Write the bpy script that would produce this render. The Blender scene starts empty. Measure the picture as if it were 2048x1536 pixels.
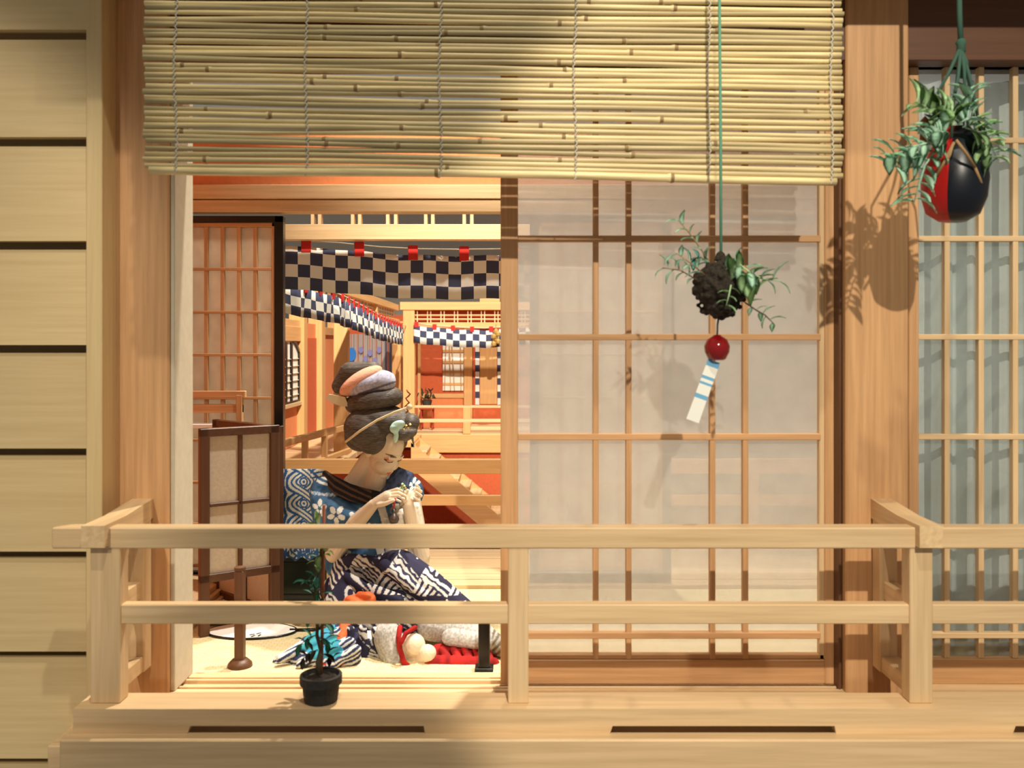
import bpy, bmesh, math, random
import numpy as np
from mathutils import Vector, Matrix, noise

scn = bpy.context.scene
COL = scn.collection
random.seed(7)

# ------------------------------------------------------------------ camera
FPX, ZC, HY = 1750.0, 1.125, 690.0
cam_d = bpy.data.cameras.new('camera')
cam = bpy.data.objects.new('camera', cam_d)
COL.objects.link(cam)
cam.location = (0, 0, ZC)
cam.rotation_euler = (math.radians(90), 0, 0)
cam_d.sensor_width = 36.0
cam_d.lens = 36.0 * FPX / 2048.0
cam_d.shift_y = -(768.0 - HY) / 2048.0
cam_d.clip_start = 0.05
cam_d.clip_end = 100
cam_d.dof.use_dof = True
cam_d.dof.focus_distance = 4.9
cam_d.dof.aperture_fstop = 2.9
scn.camera = cam

# ------------------------------------------------------------------ world, exposure
w = bpy.data.worlds.new('gallery')
scn.world = w
w.use_nodes = True
bg = w.node_tree.nodes['Background']
bg.inputs[0].default_value = (0.37, 0.345, 0.30, 1)
bg.inputs[1].default_value = 0.62
vs = scn.view_settings
vs.view_transform = 'Standard'
vs.look = 'None'
vs.exposure = 0.0
vs.gamma = 1.0
vs.use_curve_mapping = False

# ------------------------------------------------------------------ lights
def spot(name, loc, target, power, angle, blend, col, size=0.06):
    d = bpy.data.lights.new(name, 'SPOT')
    d.energy = power; d.color = col; d.spot_size = math.radians(angle); d.spot_blend = blend
    d.shadow_soft_size = size
    o = bpy.data.objects.new(name, d); COL.objects.link(o)
    o.location = loc
    o.rotation_euler = (Vector(target) - Vector(loc)).to_track_quat('-Z', 'Y').to_euler()
    return o
def area(name, loc, target, power, sx, sy, col):
    d = bpy.data.lights.new(name, 'AREA')
    d.energy = power; d.color = col; d.shape = 'RECTANGLE'; d.size = sx; d.size_y = sy
    o = bpy.data.objects.new(name, d); COL.objects.link(o)
    o.location = loc
    o.rotation_euler = (Vector(target) - Vector(loc)).to_track_quat('-Z', 'Y').to_euler()
    return o
# track spots on the gallery ceiling, all well above the frame: three on the visitors' side,
# one over the open-topped room, one over the court, one shining across the roofline to the far wing
spot('gallery_spot_key_offscreen', (1.15, -5.2, 5.9), (1.20, 3.0, 0.8), 2900, 19.5, 0.18, (1.0, 0.91, 0.75), 0.07)
spot('gallery_spot_left_offscreen', (-2.6, -5.0, 5.9), (-2.25, 3.0, 0.9), 1550, 17.5, 0.45, (1.0, 0.92, 0.76), 0.10)
spot('gallery_spot_front_offscreen', (0.3, 0.1, 6.4), (0.1, 2.75, 0.3), 620, 44, 0.5, (1.0, 0.93, 0.78), 0.07)
spot('gallery_spot_room_offscreen', (0.7, 3.75, 6.4), (-0.05, 3.85, 0.2), 1600, 44, 0.5, (1.0, 0.94, 0.84), 0.08)
spot('gallery_spot_court_offscreen', (0.7, 5.75, 6.4), (-0.3, 6.6, 0.0), 2300, 84, 0.5, (1.0, 0.92, 0.78), 0.10)
spot('gallery_spot_far_offscreen', (0.7, -1.5, 6.4), (-0.7, 9.3, 0.7), 6800, 23, 0.8, (1.0, 0.90, 0.74), 0.08)

# ------------------------------------------------------------------ helpers
def W(px, py, Y):
    return Vector(((px - 1024.0) * Y / FPX, Y, ZC - (py - HY) * Y / FPX))
def PX(px, Y): return (px - 1024.0) * Y / FPX
def PZ(py, Y): return ZC - (py - HY) * Y / FPX

def tag(o, label=None, cat=None, group=None, kind=None):
    if label: o['label'] = label
    if cat: o['category'] = cat
    if group: o['group'] = group
    if kind: o['kind'] = kind
    return o
def thing(name, label, cat, loc=(0, 0, 0), group=None):
    o = bpy.data.objects.new(name, None)
    o.empty_display_size = 0.05
    o.location = loc
    COL.objects.link(o)
    return tag(o, label, cat, group)
def wloc(o):
    v = Vector(o.location)
    while o.parent: o = o.parent; v += Vector(o.location)
    return v
def put(name, me, mat, parent=None, loc=(0, 0, 0), smooth=False):
    """link mesh; loc is a world position, mesh data is relative to it"""
    o = bpy.data.objects.new(name, me)
    COL.objects.link(o)
    if mat is not None and not me.materials:
        me.materials.append(mat)
    if parent is not None:
        o.parent = parent
        o.location = Vector(loc) - wloc(parent)
    else:
        o.location = loc
    if smooth:
        me.polygons.foreach_set('use_smooth', [True] * len(me.polygons))
    return o
def bm2me(bm, name='mesh'):
    bmesh.ops.recalc_face_normals(bm, faces=bm.faces)
    me = bpy.data.meshes.new(name); bm.to_mesh(me); bm.free()
    return me
def abox(bm, x0, x1, y0, y1, z0, z1, bev=0.0):
    vs_ = [bm.verts.new((x, y, z)) for x in (x0, x1) for y in (y0, y1) for z in (z0, z1)]
    idx = ((0,1,3,2),(4,6,7,5),(0,4,5,1),(2,3,7,6),(0,2,6,4),(1,5,7,3))
    fs = [bm.faces.new([vs_[i] for i in f]) for f in idx]
    if bev > 0:
        es = list({e for f in fs for e in f.edges})
        bmesh.ops.bevel(bm, geom=es, offset=bev, segments=1, affect='EDGES', profile=0.5)
def boxme(sx, sy, sz, bev=0.002):
    bm = bmesh.new(); abox(bm, -sx/2, sx/2, -sy/2, sy/2, -sz/2, sz/2, bev)
    return bm2me(bm)
def box(name, x0, x1, y0, y1, z0, z1, mat, parent=None, bev=0.003):
    c = Vector(((x0+x1)/2, (y0+y1)/2, (z0+z1)/2))
    return put(name, boxme(abs(x1-x0), abs(y1-y0), abs(z1-z0), min(bev, 0.3*min(abs(x1-x0), abs(y1-y0), abs(z1-z0)))), mat, parent, c)
def prism(name, pts, y0, y1, mat, parent=None, axis='Y'):
    """polygon of (x,z) points extruded along Y from y0 to y1"""
    bm = bmesh.new()
    a = [bm.verts.new((x, y0, z)) for x, z in pts]
    b = [bm.verts.new((x, y1, z)) for x, z in pts]
    bm.faces.new(a); bm.faces.new(list(reversed(b)))
    n = len(pts)
    for i in range(n):
        bm.faces.new((a[i], b[i], b[(i+1) % n], a[(i+1) % n]))
    return put(name, bm2me(bm), mat, parent)
def beam(name, p0, p1, wd, ht, mat, parent=None, bev=0.003):
    """bar from p0 to p1; wd across (horizontal), ht vertical"""
    p0, p1 = Vector(p0), Vector(p1)
    d = (p1 - p0); L = d.length; d.normalize()
    up = Vector((0, 0, 1)) if abs(d.z) < 0.95 else Vector((0, 1, 0))
    s = d.cross(up).normalized(); u = s.cross(d)
    me = boxme(L, wd, ht, min(bev, 0.3*min(wd, ht)))
    M = Matrix((d, s, u)).transposed()
    me.transform(M.to_4x4())
    return put(name, me, mat, parent, (p0 + p1) / 2)
def tube_me(pts, rads, seg=8, closed_caps=True):
    bm = bmesh.new()
    pts = [Vector(p) for p in pts]
    if not hasattr(rads, '__len__'): rads = [rads] * len(pts)
    rads = [float(r) for r in rads]
    rings = []
    prev = None
    for i, p in enumerate(pts):
        t = (pts[min(i+1, len(pts)-1)] - pts[max(i-1, 0)]).normalized()
        if prev is None:
            a = Vector((0, 0, 1)) if abs(t.z) < 0.9 else Vector((1, 0, 0))
            n = t.cross(a).normalized()
        else:
            n = (prev - t * prev.dot(t)).normalized()
        prev = n
        b = t.cross(n)
        rings.append([bm.verts.new(p + rads[i] * (math.cos(2*math.pi*k/seg) * n + math.sin(2*math.pi*k/seg) * b)) for k in range(seg)])
    for r0, r1 in zip(rings, rings[1:]):
        for k in range(seg):
            bm.faces.new((r0[k], r0[(k+1) % seg], r1[(k+1) % seg], r1[k]))
    bm.faces.new(rings[0]); bm.faces.new(list(reversed(rings[-1])))
    return bm2me(bm)
def tube(name, pts, rads, mat, parent=None, seg=8):
    return put(name, tube_me(pts, rads, seg), mat, parent, smooth=True)
def lathe_me(prof, seg=24):
    """prof: list of (r,z)"""
    bm = bmesh.new()
    rings = []
    for r, z in prof:
        if r < 1e-6: rings.append([bm.verts.new((0, 0, z))])
        else: rings.append([bm.verts.new((r*math.cos(2*math.pi*k/seg), r*math.sin(2*math.pi*k/seg), z)) for k in range(seg)])
    for a, b in zip(rings, rings[1:]):
        for k in range(seg):
            k2 = (k+1) % seg
            if len(a) == 1 and len(b) == 1: continue
            if len(a) == 1: bm.faces.new((a[0], b[k], b[k2]))
            elif len(b) == 1: bm.faces.new((a[k], a[k2], b[0]))
            else: bm.faces.new((a[k], a[k2], b[k2], b[k]))
    return bm2me(bm)

# ------------------------------------------------------------------ materials
def srgb(r, g, b):
    f = lambda c: (c/255/12.92) if c/255 <= 0.04045 else ((c/255+0.055)/1.055)**2.4
    return (f(r), f(g), f(b), 1)
MATS = {}
def newmat(name):
    m = bpy.data.materials.new(name); m.use_nodes = True
    nt = m.node_tree; b = nt.nodes['Principled BSDF']
    MATS[name] = m
    return m, nt, b
def plain(name, col, rough=0.6, bump=0.0, bscale=60, var=0.0, spec=0.4, metal=0):
    m, nt, b = newmat(name)
    b.inputs['Base Color'].default_value = col
    b.inputs['Roughness'].default_value = rough
    b.inputs['Specular IOR Level'].default_value = spec
    b.inputs['Metallic'].default_value = metal
    tc = nt.nodes.new('ShaderNodeTexCoord')
    if bump > 0 or var > 0:
        n = nt.nodes.new('ShaderNodeTexNoise'); n.inputs['Scale'].default_value = bscale; n.inputs['Detail'].default_value = 4
        nt.links.new(tc.outputs['Object'], n.inputs['Vector'])
        if bump > 0:
            bp = nt.nodes.new('ShaderNodeBump'); bp.inputs['Strength'].default_value = bump; bp.inputs['Distance'].default_value = 0.01
            nt.links.new(n.outputs['Fac'], bp.inputs['Height']); nt.links.new(bp.outputs['Normal'], b.inputs['Normal'])
        if var > 0:
            r = nt.nodes.new('ShaderNodeValToRGB')
            r.color_ramp.elements[0].position = 0.3; r.color_ramp.elements[1].position = 0.7
            r.color_ramp.elements[0].color = (col[0]*(1-var), col[1]*(1-var), col[2]*(1-var), 1)
            r.color_ramp.elements[1].color = (min(1, col[0]*(1+var*.6)), min(1, col[1]*(1+var*.6)), min(1, col[2]*(1+var*.6)), 1)
            nt.links.new(n.outputs['Fac'], r.inputs['Fac']); nt.links.new(r.outputs['Color'], b.inputs['Base Color'])
    return m
def wood(name, col, axis='X', contrast=0.16, rough=0.45, freq=55, randv=0.06):
    m, nt, b = newmat(name)
    L = nt.links
    tc = nt.nodes.new('ShaderNodeTexCoord'); oi = nt.nodes.new('ShaderNodeObjectInfo')
    mul = nt.nodes.new('ShaderNodeMath'); mul.operation = 'MULTIPLY'; mul.inputs[1].default_value = 17.3
    L.new(oi.outputs['Random'], mul.inputs[0])
    add = nt.nodes.new('ShaderNodeVectorMath'); add.operation = 'ADD'
    L.new(tc.outputs['Object'], add.inputs[0]); L.new(mul.outputs[0], add.inputs[1])
    mp = nt.nodes.new('ShaderNodeMapping')
    s = {'X': (0.035, 1, 1), 'Y': (1, 0.035, 1), 'Z': (1, 1, 0.035)}[axis]
    mp.inputs['Scale'].default_value = tuple(v * freq for v in s)
    L.new(add.outputs[0], mp.inputs['Vector'])
    n = nt.nodes.new('ShaderNodeTexNoise'); n.inputs['Scale'].default_value = 1.0; n.inputs['Detail'].default_value = 5; n.inputs['Roughness'].default_value = 0.6
    L.new(mp.outputs[0], n.inputs['Vector'])
    r = nt.nodes.new('ShaderNodeValToRGB')
    e = r.color_ramp.elements
    e[0].position = 0.30; e[1].position = 0.68
    k = 1 - contrast
    e[0].color = (col[0]*k, col[1]*k*0.96, col[2]*k*0.9, 1)
    k = 1 + contrast * 0.5
    e[1].color = (min(1, col[0]*k), min(1, col[1]*k), min(1, col[2]*k), 1)
    L.new(n.outputs['Fac'], r.inputs['Fac'])
    hs = nt.nodes.new('ShaderNodeHueSaturation')
    mr = nt.nodes.new('ShaderNodeMapRange'); mr.inputs['To Min'].default_value = 1 - randv; mr.inputs['To Max'].default_value = 1 + randv
    L.new(oi.outputs['Random'], mr.inputs['Value']); L.new(mr.outputs[0], hs.inputs['Value'])
    L.new(r.outputs['Color'], hs.inputs['Color']); L.new(hs.outputs['Color'], b.inputs['Base Color'])
    bp = nt.nodes.new('ShaderNodeBump'); bp.inputs['Strength'].default_value = 0.08; bp.inputs['Distance'].default_value = 0.004
    L.new(n.outputs['Fac'], bp.inputs['Height']); L.new(bp.outputs['Normal'], b.inputs['Normal'])
    b.inputs['Roughness'].default_value = rough
    b.inputs['Specular IOR Level'].default_value = 0.35
    return m
HINOKI = srgb(217, 186, 143)
for ax in 'XYZ': wood('pale_wood_' + ax, HINOKI, ax)
SIDING = srgb(212, 187, 139)
wood('siding_wood', SIDING, 'X', 0.08)
wood('siding_trim', SIDING, 'Z', 0.08)
for ax in 'XZ': wood('cedar_' + ax, srgb(204, 158, 112), ax, 0.2)
for ax in 'XYZ': wood('far_wood_' + ax, srgb(216, 168, 112), ax, 0.12)
wood('brown_wood', srgb(98, 66, 46), 'Z', 0.2)
wood('brown_wood_X', srgb(98, 66, 46), 'X', 0.2)
wood('reed', srgb(216, 196, 146), 'X', 0.26, 0.4, 120, 0.3)
plain('reed_node', srgb(150, 122, 80), 0.6)
plain('white_cord', srgb(205, 200, 185), 0.8)
plain('green_cord', srgb(96, 158, 132), 0.8)
plain('dark_green_cord', srgb(52, 84, 70), 0.9)
plain('orange_plaster', srgb(222, 136, 86), 0.85, 0.1, 40, 0.06)
plain('red_plaster', srgb(196, 94, 56), 0.85, 0.1, 40, 0.08)
plain('deep_red_plaster', srgb(158, 58, 36), 0.85, 0.1, 40, 0.08)
plain('black_lacquer', srgb(22, 20, 20), 0.25)
plain('green_black_lacquer', srgb(26, 36, 32), 0.25)
plain('banner_white', srgb(228, 226, 216), 0.9, 0.15, 300)
plain('banner_navy', srgb(62, 66, 92), 0.9, 0.15, 300)
plain('red_tab', srgb(196, 40, 34), 0.8)
plain('moss', srgb(50, 42, 32), 0.95, 0.9, 120, 0.5)
plain('leaf_green', srgb(172, 212, 184), 0.6, 0, 60, 0.25)
plain('leaf_pale', srgb(170, 205, 150), 0.6, 0, 60, 0.25)
plain('leaf_teal', srgb(96, 172, 156), 0.6, 0, 60, 0.3)
plain('twig', srgb(150, 120, 80), 0.8)
plain('red_stem', srgb(150, 84, 52), 0.8)
plain('dark_stem', srgb(74, 66, 46), 0.8)
plain('red_glass', srgb(128, 14, 18), 0.12, spec=0.6)
plain('pot_red', srgb(176, 24, 22), 0.4)
plain('pot_black', srgb(16, 20, 30), 0.35)
plain('pot_grey', srgb(58, 54, 50), 0.8, 0.3, 60, 0.2)
plain('paper_white', srgb(236, 234, 222), 0.8)
plain('paper_blue', srgb(110, 170, 205), 0.8)
plain('fan_blue', srgb(120, 190, 220), 0.7, 0, 12, 0.2)
plain('screen_paper', srgb(205, 192, 172), 0.85, 0.1, 80, 0.08)
plain('curtain', srgb(214, 222, 218), 0.7, 0.05, 60, 0.05)
plain('iron', srgb(96, 84, 78), 0.4, 0.3, 80, 0.1, metal=0.6)
plain('gold', srgb(200, 165, 95), 0.35, metal=0.5)
plain('shell_pin', srgb(222, 200, 160), 0.3)
plain('teal_ornament', srgb(190, 226, 214), 0.6)
plain('red_cord', srgb(170, 50, 52), 0.8)
plain('orange_cloth', srgb(220, 104, 54), 0.85, 0.2, 90, 0.15)
plain('soil', srgb(46, 36, 28), 0.95, 0.8, 150, 0.3)

def pane_mat(name, col, transp, gloss=0.07, cloud=0.25, scale=6):
    m = bpy.data.materials.new(name); m.use_nodes = True
    nt = m.node_tree; nt.nodes.clear(); L = nt.links
    out = nt.nodes.new('ShaderNodeOutputMaterial')
    tc = nt.nodes.new('ShaderNodeTexCoord'); oi = nt.nodes.new('ShaderNodeObjectInfo')
    geo = nt.nodes.new('ShaderNodeNewGeometry')
    n = nt.nodes.new('ShaderNodeTexNoise'); n.inputs['Scale'].default_value = scale; n.inputs['Detail'].default_value = 5
    L.new(geo.outputs['Position'], n.inputs['Vector'])
    r = nt.nodes.new('ShaderNodeValToRGB')
    r.color_ramp.elements[0].position = 0.35; r.color_ramp.elements[1].position = 0.65
    r.color_ramp.elements[0].color = (col[0]*(1-cloud), col[1]*(1-cloud), col[2]*(1-cloud), 1)
    r.color_ramp.elements[1].color = col
    L.new(n.outputs['Fac'], r.inputs['Fac'])
    df = nt.nodes.new('ShaderNodeBsdfDiffuse'); tl = nt.nodes.new('ShaderNodeBsdfTranslucent')
    tr = nt.nodes.new('ShaderNodeBsdfTransparent'); gl = nt.nodes.new('ShaderNodeBsdfGlossy')
    gl.inputs['Roughness'].default_value = 0.22
    L.new(r.outputs['Color'], df.inputs['Color']); L.new(r.outputs['Color'], tl.inputs['Color'])
    m1 = nt.nodes.new('ShaderNodeMixShader'); m1.inputs[0].default_value = 0.78 if name == 'door_pane' else 0.55
    L.new(df.outputs[0], m1.inputs[1]); L.new(tl.outputs[0], m1.inputs[2])
    m2 = nt.nodes.new('ShaderNodeMixShader'); m2.inputs[0].default_value = transp
    L.new(m1.outputs[0], m2.inputs[1]); L.new(tr.outputs[0], m2.inputs[2])
    m3 = nt.nodes.new('ShaderNodeMixShader'); m3.inputs[0].default_value = gloss
    L.new(m2.outputs[0], m3.inputs[1]); L.new(gl.outputs[0], m3.inputs[2])
    L.new(m3.outputs[0], out.inputs['Surface'])
    MATS[name] = m
    return m
pane_mat('door_pane', srgb(222, 219, 213), 0.46, 0.08, 0.06, 14)
pane_mat('clear_pane', srgb(200, 210, 208), 0.80, 0.06)
pane_mat('shoji_paper', srgb(244, 236, 220), 0.06, 0.02, 0.10, 14)

def vcol_mat(name, rough=0.85, bump=0.25, bscale=260, spec=0.2, sheen=0.0):
    m, nt, b = newmat(name)
    a = nt.nodes.new('ShaderNodeVertexColor'); a.layer_name = 'print'
    nt.links.new(a.outputs['Color'], b.inputs['Base Color'])
    b.inputs['Roughness'].default_value = rough; b.inputs['Specular IOR Level'].default_value = spec
    tc = nt.nodes.new('ShaderNodeTexCoord')
    n = nt.nodes.new('ShaderNodeTexNoise'); n.inputs['Scale'].default_value = bscale; n.inputs['Detail'].default_value = 3
    nt.links.new(tc.outputs['Object'], n.inputs['Vector'])
    bp = nt.nodes.new('ShaderNodeBump'); bp.inputs['Strength'].default_value = bump; bp.inputs['Distance'].default_value = 0.004
    nt.links.new(n.outputs['Fac'], bp.inputs['Height']); nt.links.new(bp.outputs['Normal'], b.inputs['Normal'])
    return m
vcol_mat('printed_cloth'); vcol_mat('painted_skin', 0.55, 0.12, 180, 0.3)

def tatami_mat():
    m, nt, b = newmat('tatami')
    L = nt.links
    tc = nt.nodes.new('ShaderNodeTexCoord')
    mp = nt.nodes.new('ShaderNodeMapping'); mp.inputs['Scale'].default_value = (1, 1, 1)
    L.new(tc.outputs['Object'], mp.inputs['Vector'])
    br = nt.nodes.new('ShaderNodeTexBrick')
    br.inputs['Scale'].default_value = 30; br.inputs['Mortar Size'].default_value = 0.04; br.inputs['Mortar Smooth'].default_value = 0.8
    br.inputs['Color1'].default_value = srgb(232, 216, 168); br.inputs['Color2'].default_value = srgb(222, 204, 154); br.inputs['Mortar'].default_value = srgb(190, 170, 120)
    br.inputs['Brick Width'].default_value = 1.0; br.inputs['Row Height'].default_value = 0.5
    L.new(mp.outputs[0], br.inputs['Vector'])
    L.new(br.outputs['Color'], b.inputs['Base Color'])
    bp = nt.nodes.new('ShaderNodeBump'); bp.inputs['Strength'].default_value = 0.5; bp.inputs['Distance'].default_value = 0.006; bp.invert = True
    L.new(br.outputs['Fac'], bp.inputs['Height']); L.new(bp.outputs['Normal'], b.inputs['Normal'])
    b.inputs['Roughness'].default_value = 0.7
tatami_mat()
M = MATS

# ================================================================== STRUCTURE: FRONT
YP = 2.745           # front face of railing posts
YW = 3.08            # front face of wall columns
YD = 3.16            # lattice door
SZ = -0.10           # sill height

# clapboard wall on the left
wl = thing('wall_left', 'pale wooden clapboard wall with dark gaps beside the veranda', 'wall', (-1.9, 3.0, -0.6))
wl['kind'] = 'structure'; del wl['category']
YS = 2.98
gaps = [-143, 66, 281, 489, 697, 904, 1110, 1310, 1524, 1735]
for a, b_ in zip(gaps, gaps[1:]):
    z1 = PZ(a + 9, YS); z0 = PZ(b_ - 7, YS)
    x0, x1 = -2.35, PX(173, YS)
    bm = bmesh.new()
    # lapped board: lower edge stands proud
    pr = [(YS, z0), (YS + 0.035, z0), (YS + 0.05, z1), (YS + 0.022, z1)]
    A = [bm.verts.new((x0, y, z)) for y, z in pr]; B = [bm.verts.new((x1, y, z)) for y, z in pr]
    bm.faces.new(A); bm.faces.new(B[::-1])
    for i in range(4): bm.faces.new((A[i], A[(i+1) % 4], B[(i+1) % 4], B[i]))
    put('plank', bm2me(bm), M['siding_wood'], wl)
box('backing', -2.35, PX(176, YS), YS + 0.15, YS + 0.18, -0.7, 2.7, M['siding_wood'], wl)
t1 = box('trim_1', PX(173, YS), PX(205, YS), YS - 0.004, YS + 0.18, -0.7, 2.7, M['siding_trim'])
tag(t1, 'narrow vertical trim strip ending the clapboard wall', None, None, 'structure')

# columns
def column(x0, x1, y0, y1, label):
    r = thing('wooden_column', label, 'column', ((x0+x1)/2, (y0+y1)/2, -0.4))
    box('shaft', x0, x1, y0, y1, -0.4, 2.56, M['cedar_Z'], r, 0.006)
    return r
c1 = column(PX(222, YW), PX(338, YW), YW, YW + 0.19, 'square cedar column between clapboard wall and open doorway')
box('inner_face', PX(340, YW) - 0.004, PX(340, YW) + 0.012, YW + 0.012, YW + 0.19, SZ, 2.5, plain('grey_wood', srgb(198, 186, 162), 0.6, 0, 30, 0.06), c1)
c2 = column(PX(1692, YW), PX(1818, YW), YW, YW + 0.19, 'square cedar column between lattice door and right window')
box('edge_strip', PX(1684, YW), PX(1690, YW), YW + 0.03, YW + 0.12, SZ, 2.5, M['brown_wood'], c2)
lb = box('trim_2', -1.42, 3.2, YW + 0.01, YW + 0.17, 2.13, 2.60, M['brown_wood_X'])
tag(lb, 'dark wooden lintel beam across the columns under the eave', None, None, 'structure')
ev = thing('eave', 'plank eave overhanging the veranda above the bamboo blind', 'eave', (0.4, 2.9, 2.43))
for k in range(5):
    y0 = 2.70 + k * 0.11
    box('board', -1.42, 3.2, y0, y0 + 0.112, 2.55 + 0.015 * k, 2.58 + 0.015 * k, M['pale_wood_X'], ev)
box('fascia', -1.42, 3.2, 2.67, 2.70, 2.43, 2.66, M['pale_wood_X'], ev)

# sill with sliding tracks
sl = thing('trim_3', 'grooved wooden threshold with sliding door tracks', None, (0, YW, SZ - 0.05)); sl['kind'] = 'structure'
XL, XR = PX(338, YW), PX(1692, YW)
box('base', XL - 0.02, XR + 0.02, YW + 0.005, 3.28, SZ - 0.07, SZ - 0.014, M['pale_wood_X'], sl)
for y0, y1 in ((3.085, 3.118), (3.135, 3.145), (3.200, 3.212), (3.228, 3.276)):
    box('track_ridge', XL - 0.02, XR + 0.02, y0, y1, SZ - 0.016, SZ, M['pale_wood_X'], sl, 0.002)
sr = box('trim_4', PX(1818, YW), 3.2, YW + 0.01, 3.28, SZ - 0.07, SZ, M['pale_wood_X'])
tag(sr, 'plain wooden threshold under the right window', None, None, 'structure')

# veranda base boards
vb = thing('veranda_edge', 'pale wooden veranda edge with long drain slots', 'veranda', (0, 2.72, -0.3))
YB = 2.704
def xb(p): return PX(p, YB)
zt, zl = 0.0, PZ(1467, YB)
pts = [(xb(146), zt), (3.2, zt), (3.2, zl)]
zn = PZ(1452, YB)
for s0, s1 in ((2500, 2026), (1672, 1220), (850, 375)):
    pts += [(xb(s0), zl), (xb(s0) - 0.004, zn), (xb(s1) + 0.008, zn), (xb(s1), zl)]
pts += [(xb(146), zl)]
prism('upper_board', pts, YB, 2.83, M['pale_wood_X'], vb)
box('lower_beam', PX(118, 2.66), 3.2, 2.66, 2.716, PZ(1560, 2.66) - 0.1, zl, M['pale_wood_X'], vb, 0.005)
box('slot_backing', xb(160), 3.19, 2.80, 2.828, -0.55, zn + 0.004, M['pale_wood_X'], vb)
fl2 = box('trim_5', -1.5, 3.2, 2.825, 3.09, -0.25, -0.17, M['pale_wood_X'])
tag(fl2, 'narrow lowered veranda deck behind the railing', None, None, 'structure')

# ------------------------------------------------------------------ railing
rl = thing('veranda_railing', 'pale wooden railing with crossed corner rails on the veranda edge', 'railing', (0, 2.78, 0))
ztr0, ztr1 = PZ(1097, YP), PZ(1055, YP)
zmr0, zmr1 = PZ(1250, YP), PZ(1211, YP)
def rpost(p0, p1, top):
    return box('post', PX(p0, YP), PX(p1, YP), YP, YP + 0.062, 0.0, top, M['pale_wood_Z'], rl, 0.003)
rpost(180, 240, ztr0 + 0.01); rpost(1820, 1866, ztr0 + 0.01); rpost(1016, 1057, ztr0 + 0.004)
box('post', 2.05, 2.11, YP, YP + 0.062, 0.0, ztr0, M['pale_wood_Z'], rl)
box('top_rail', PX(104, YP), 3.1, YP - 0.004, YP + 0.058, ztr0, ztr1, M['pale_wood_X'], rl, 0.004)
box('middle_rail', PX(225, YP), PX(1822, YP), YP + 0.008, YP + 0.05, zmr0, zmr1, M['pale_wood_X'], rl, 0.003)
box('middle_rail', PX(1866, YP), 3.1, YP + 0.008, YP + 0.05, zmr0, zmr1, M['pale_wood_X'], rl, 0.003)
# corner rails running back to the wall (slightly upswept), with their own lower rails and little posts
for sgn, pc in ((-1, 196), (1, 1852)):
    xc = PX(pc, YP)
    bm = bmesh.new()
    hw = 0.036
    prof = [(YP - 0.035, 0.012), (YP + 0.12, 0.014), (YP + 0.36, 0.034)]
    rows = []
    for y, up in prof:
        rows.append([bm.verts.new((xc + dx, y, z)) for dx, z in ((-hw, ztr0 + up - 0.002), (hw, ztr0 + up - 0.002), (hw, ztr1 + up), (-hw, ztr1 + up))])
    for a, b_ in zip(rows, rows[1:]):
        for i in range(4): bm.faces.new((a[i], a[(i+1) % 4], b_[(i+1) % 4], b_[i]))
    bm.faces.new(rows[0]); bm.faces.new(rows[-1][::-1])
    put('return_rail', bm2me(bm), M['pale_wood_Y'], rl)
    box('return_middle_rail', xc - 0.022, xc + 0.022, YP + 0.05, YW, zmr0 + 0.004, zmr1 + 0.004, M['pale_wood_Y'], rl)
    box('return_foot_rail', xc - 0.03, xc + 0.03, YP + 0.05, YW, 0.0, 0.055, M['pale_wood_Y'], rl)
    box('return_post', xc - 0.03 - sgn * 0.005, xc + 0.03 - sgn * 0.005, YW - 0.075, YW - 0.012, 0.0, ztr0 + 0.03, M['pale_wood_Z'], rl)

# ------------------------------------------------------------------ lattice doors
def lattice(root, x0, x1, z0, z1, y, vx, hz, bar_w, bar_d, wm, hm, pm, pane_y, bw_h=None):
    """bars at vx (vertical) and hz (horizontal), panes in between as separate pieces"""
    bw_h = bw_h or bar_w
    for v in vx: box('vertical_bar', v - bar_w/2, v + bar_w/2, y, y + bar_d, z0, z1, wm, root, 0.002)
    for h in hz: box('horizontal_bar', x0, x1, y - 0.002, y + bar_d - 0.002, h - bw_h/2, h + bw_h/2, hm, root, 0.002)
    xs = [x0] + list(vx) + [x1]; zs = [z0] + list(hz) + [z1]
    cache = {}
    for a, b_ in zip(xs, xs[1:]):
        for c, d in zip(zs, zs[1:]):
            key = (round(b_ - a, 3), round(d - c, 3))
            if key not in cache: cache[key] = boxme(b_ - a, 0.004, d - c, 0); cache[key].materials.append(pm)
            put('pane', cache[key], None, root, ((a+b_)/2, pane_y, (c+d)/2))
dx0, dx1 = PX(1001, YD), PX(1684, YD)
dr = thing('door_1', 'cedar sliding lattice door with clouded translucent panes', None, ((dx0+dx1)/2, YD, SZ)); dr['kind'] = 'structure'
ztop = 2.13
box('stile', dx0, PX(1036, YD), YD, YD + 0.04, SZ, ztop, M['cedar_Z'], dr)
box('stile', PX(1650, YD), dx1, YD, YD + 0.04, SZ, ztop, M['cedar_Z'], dr)
box('bottom_rail', PX(1036, YD), PX(1650, YD), YD, YD + 0.04, SZ, PZ(1320, YD), M['cedar_X'], dr)
box('top_rail', PX(1036, YD), PX(1650, YD), YD, YD + 0.04, PZ(130, YD), ztop, M['cedar_X'], dr)
zlo, zhi = PZ(1320, YD), PZ(130, YD)
box('inner_frame', PX(1036, YD), PX(1650, YD), YD + 0.006, YD + 0.034, zlo, zlo + 0.018, M['cedar_X'], dr)
box('inner_frame', PX(1640, YD), PX(1651, YD), YD + 0.006, YD + 0.034, zlo, zhi, M['pale_wood_Z'], dr)
hz = [PZ(v, YD) for v in (1272, 1073, 874, 674, 477, 280)]
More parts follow.
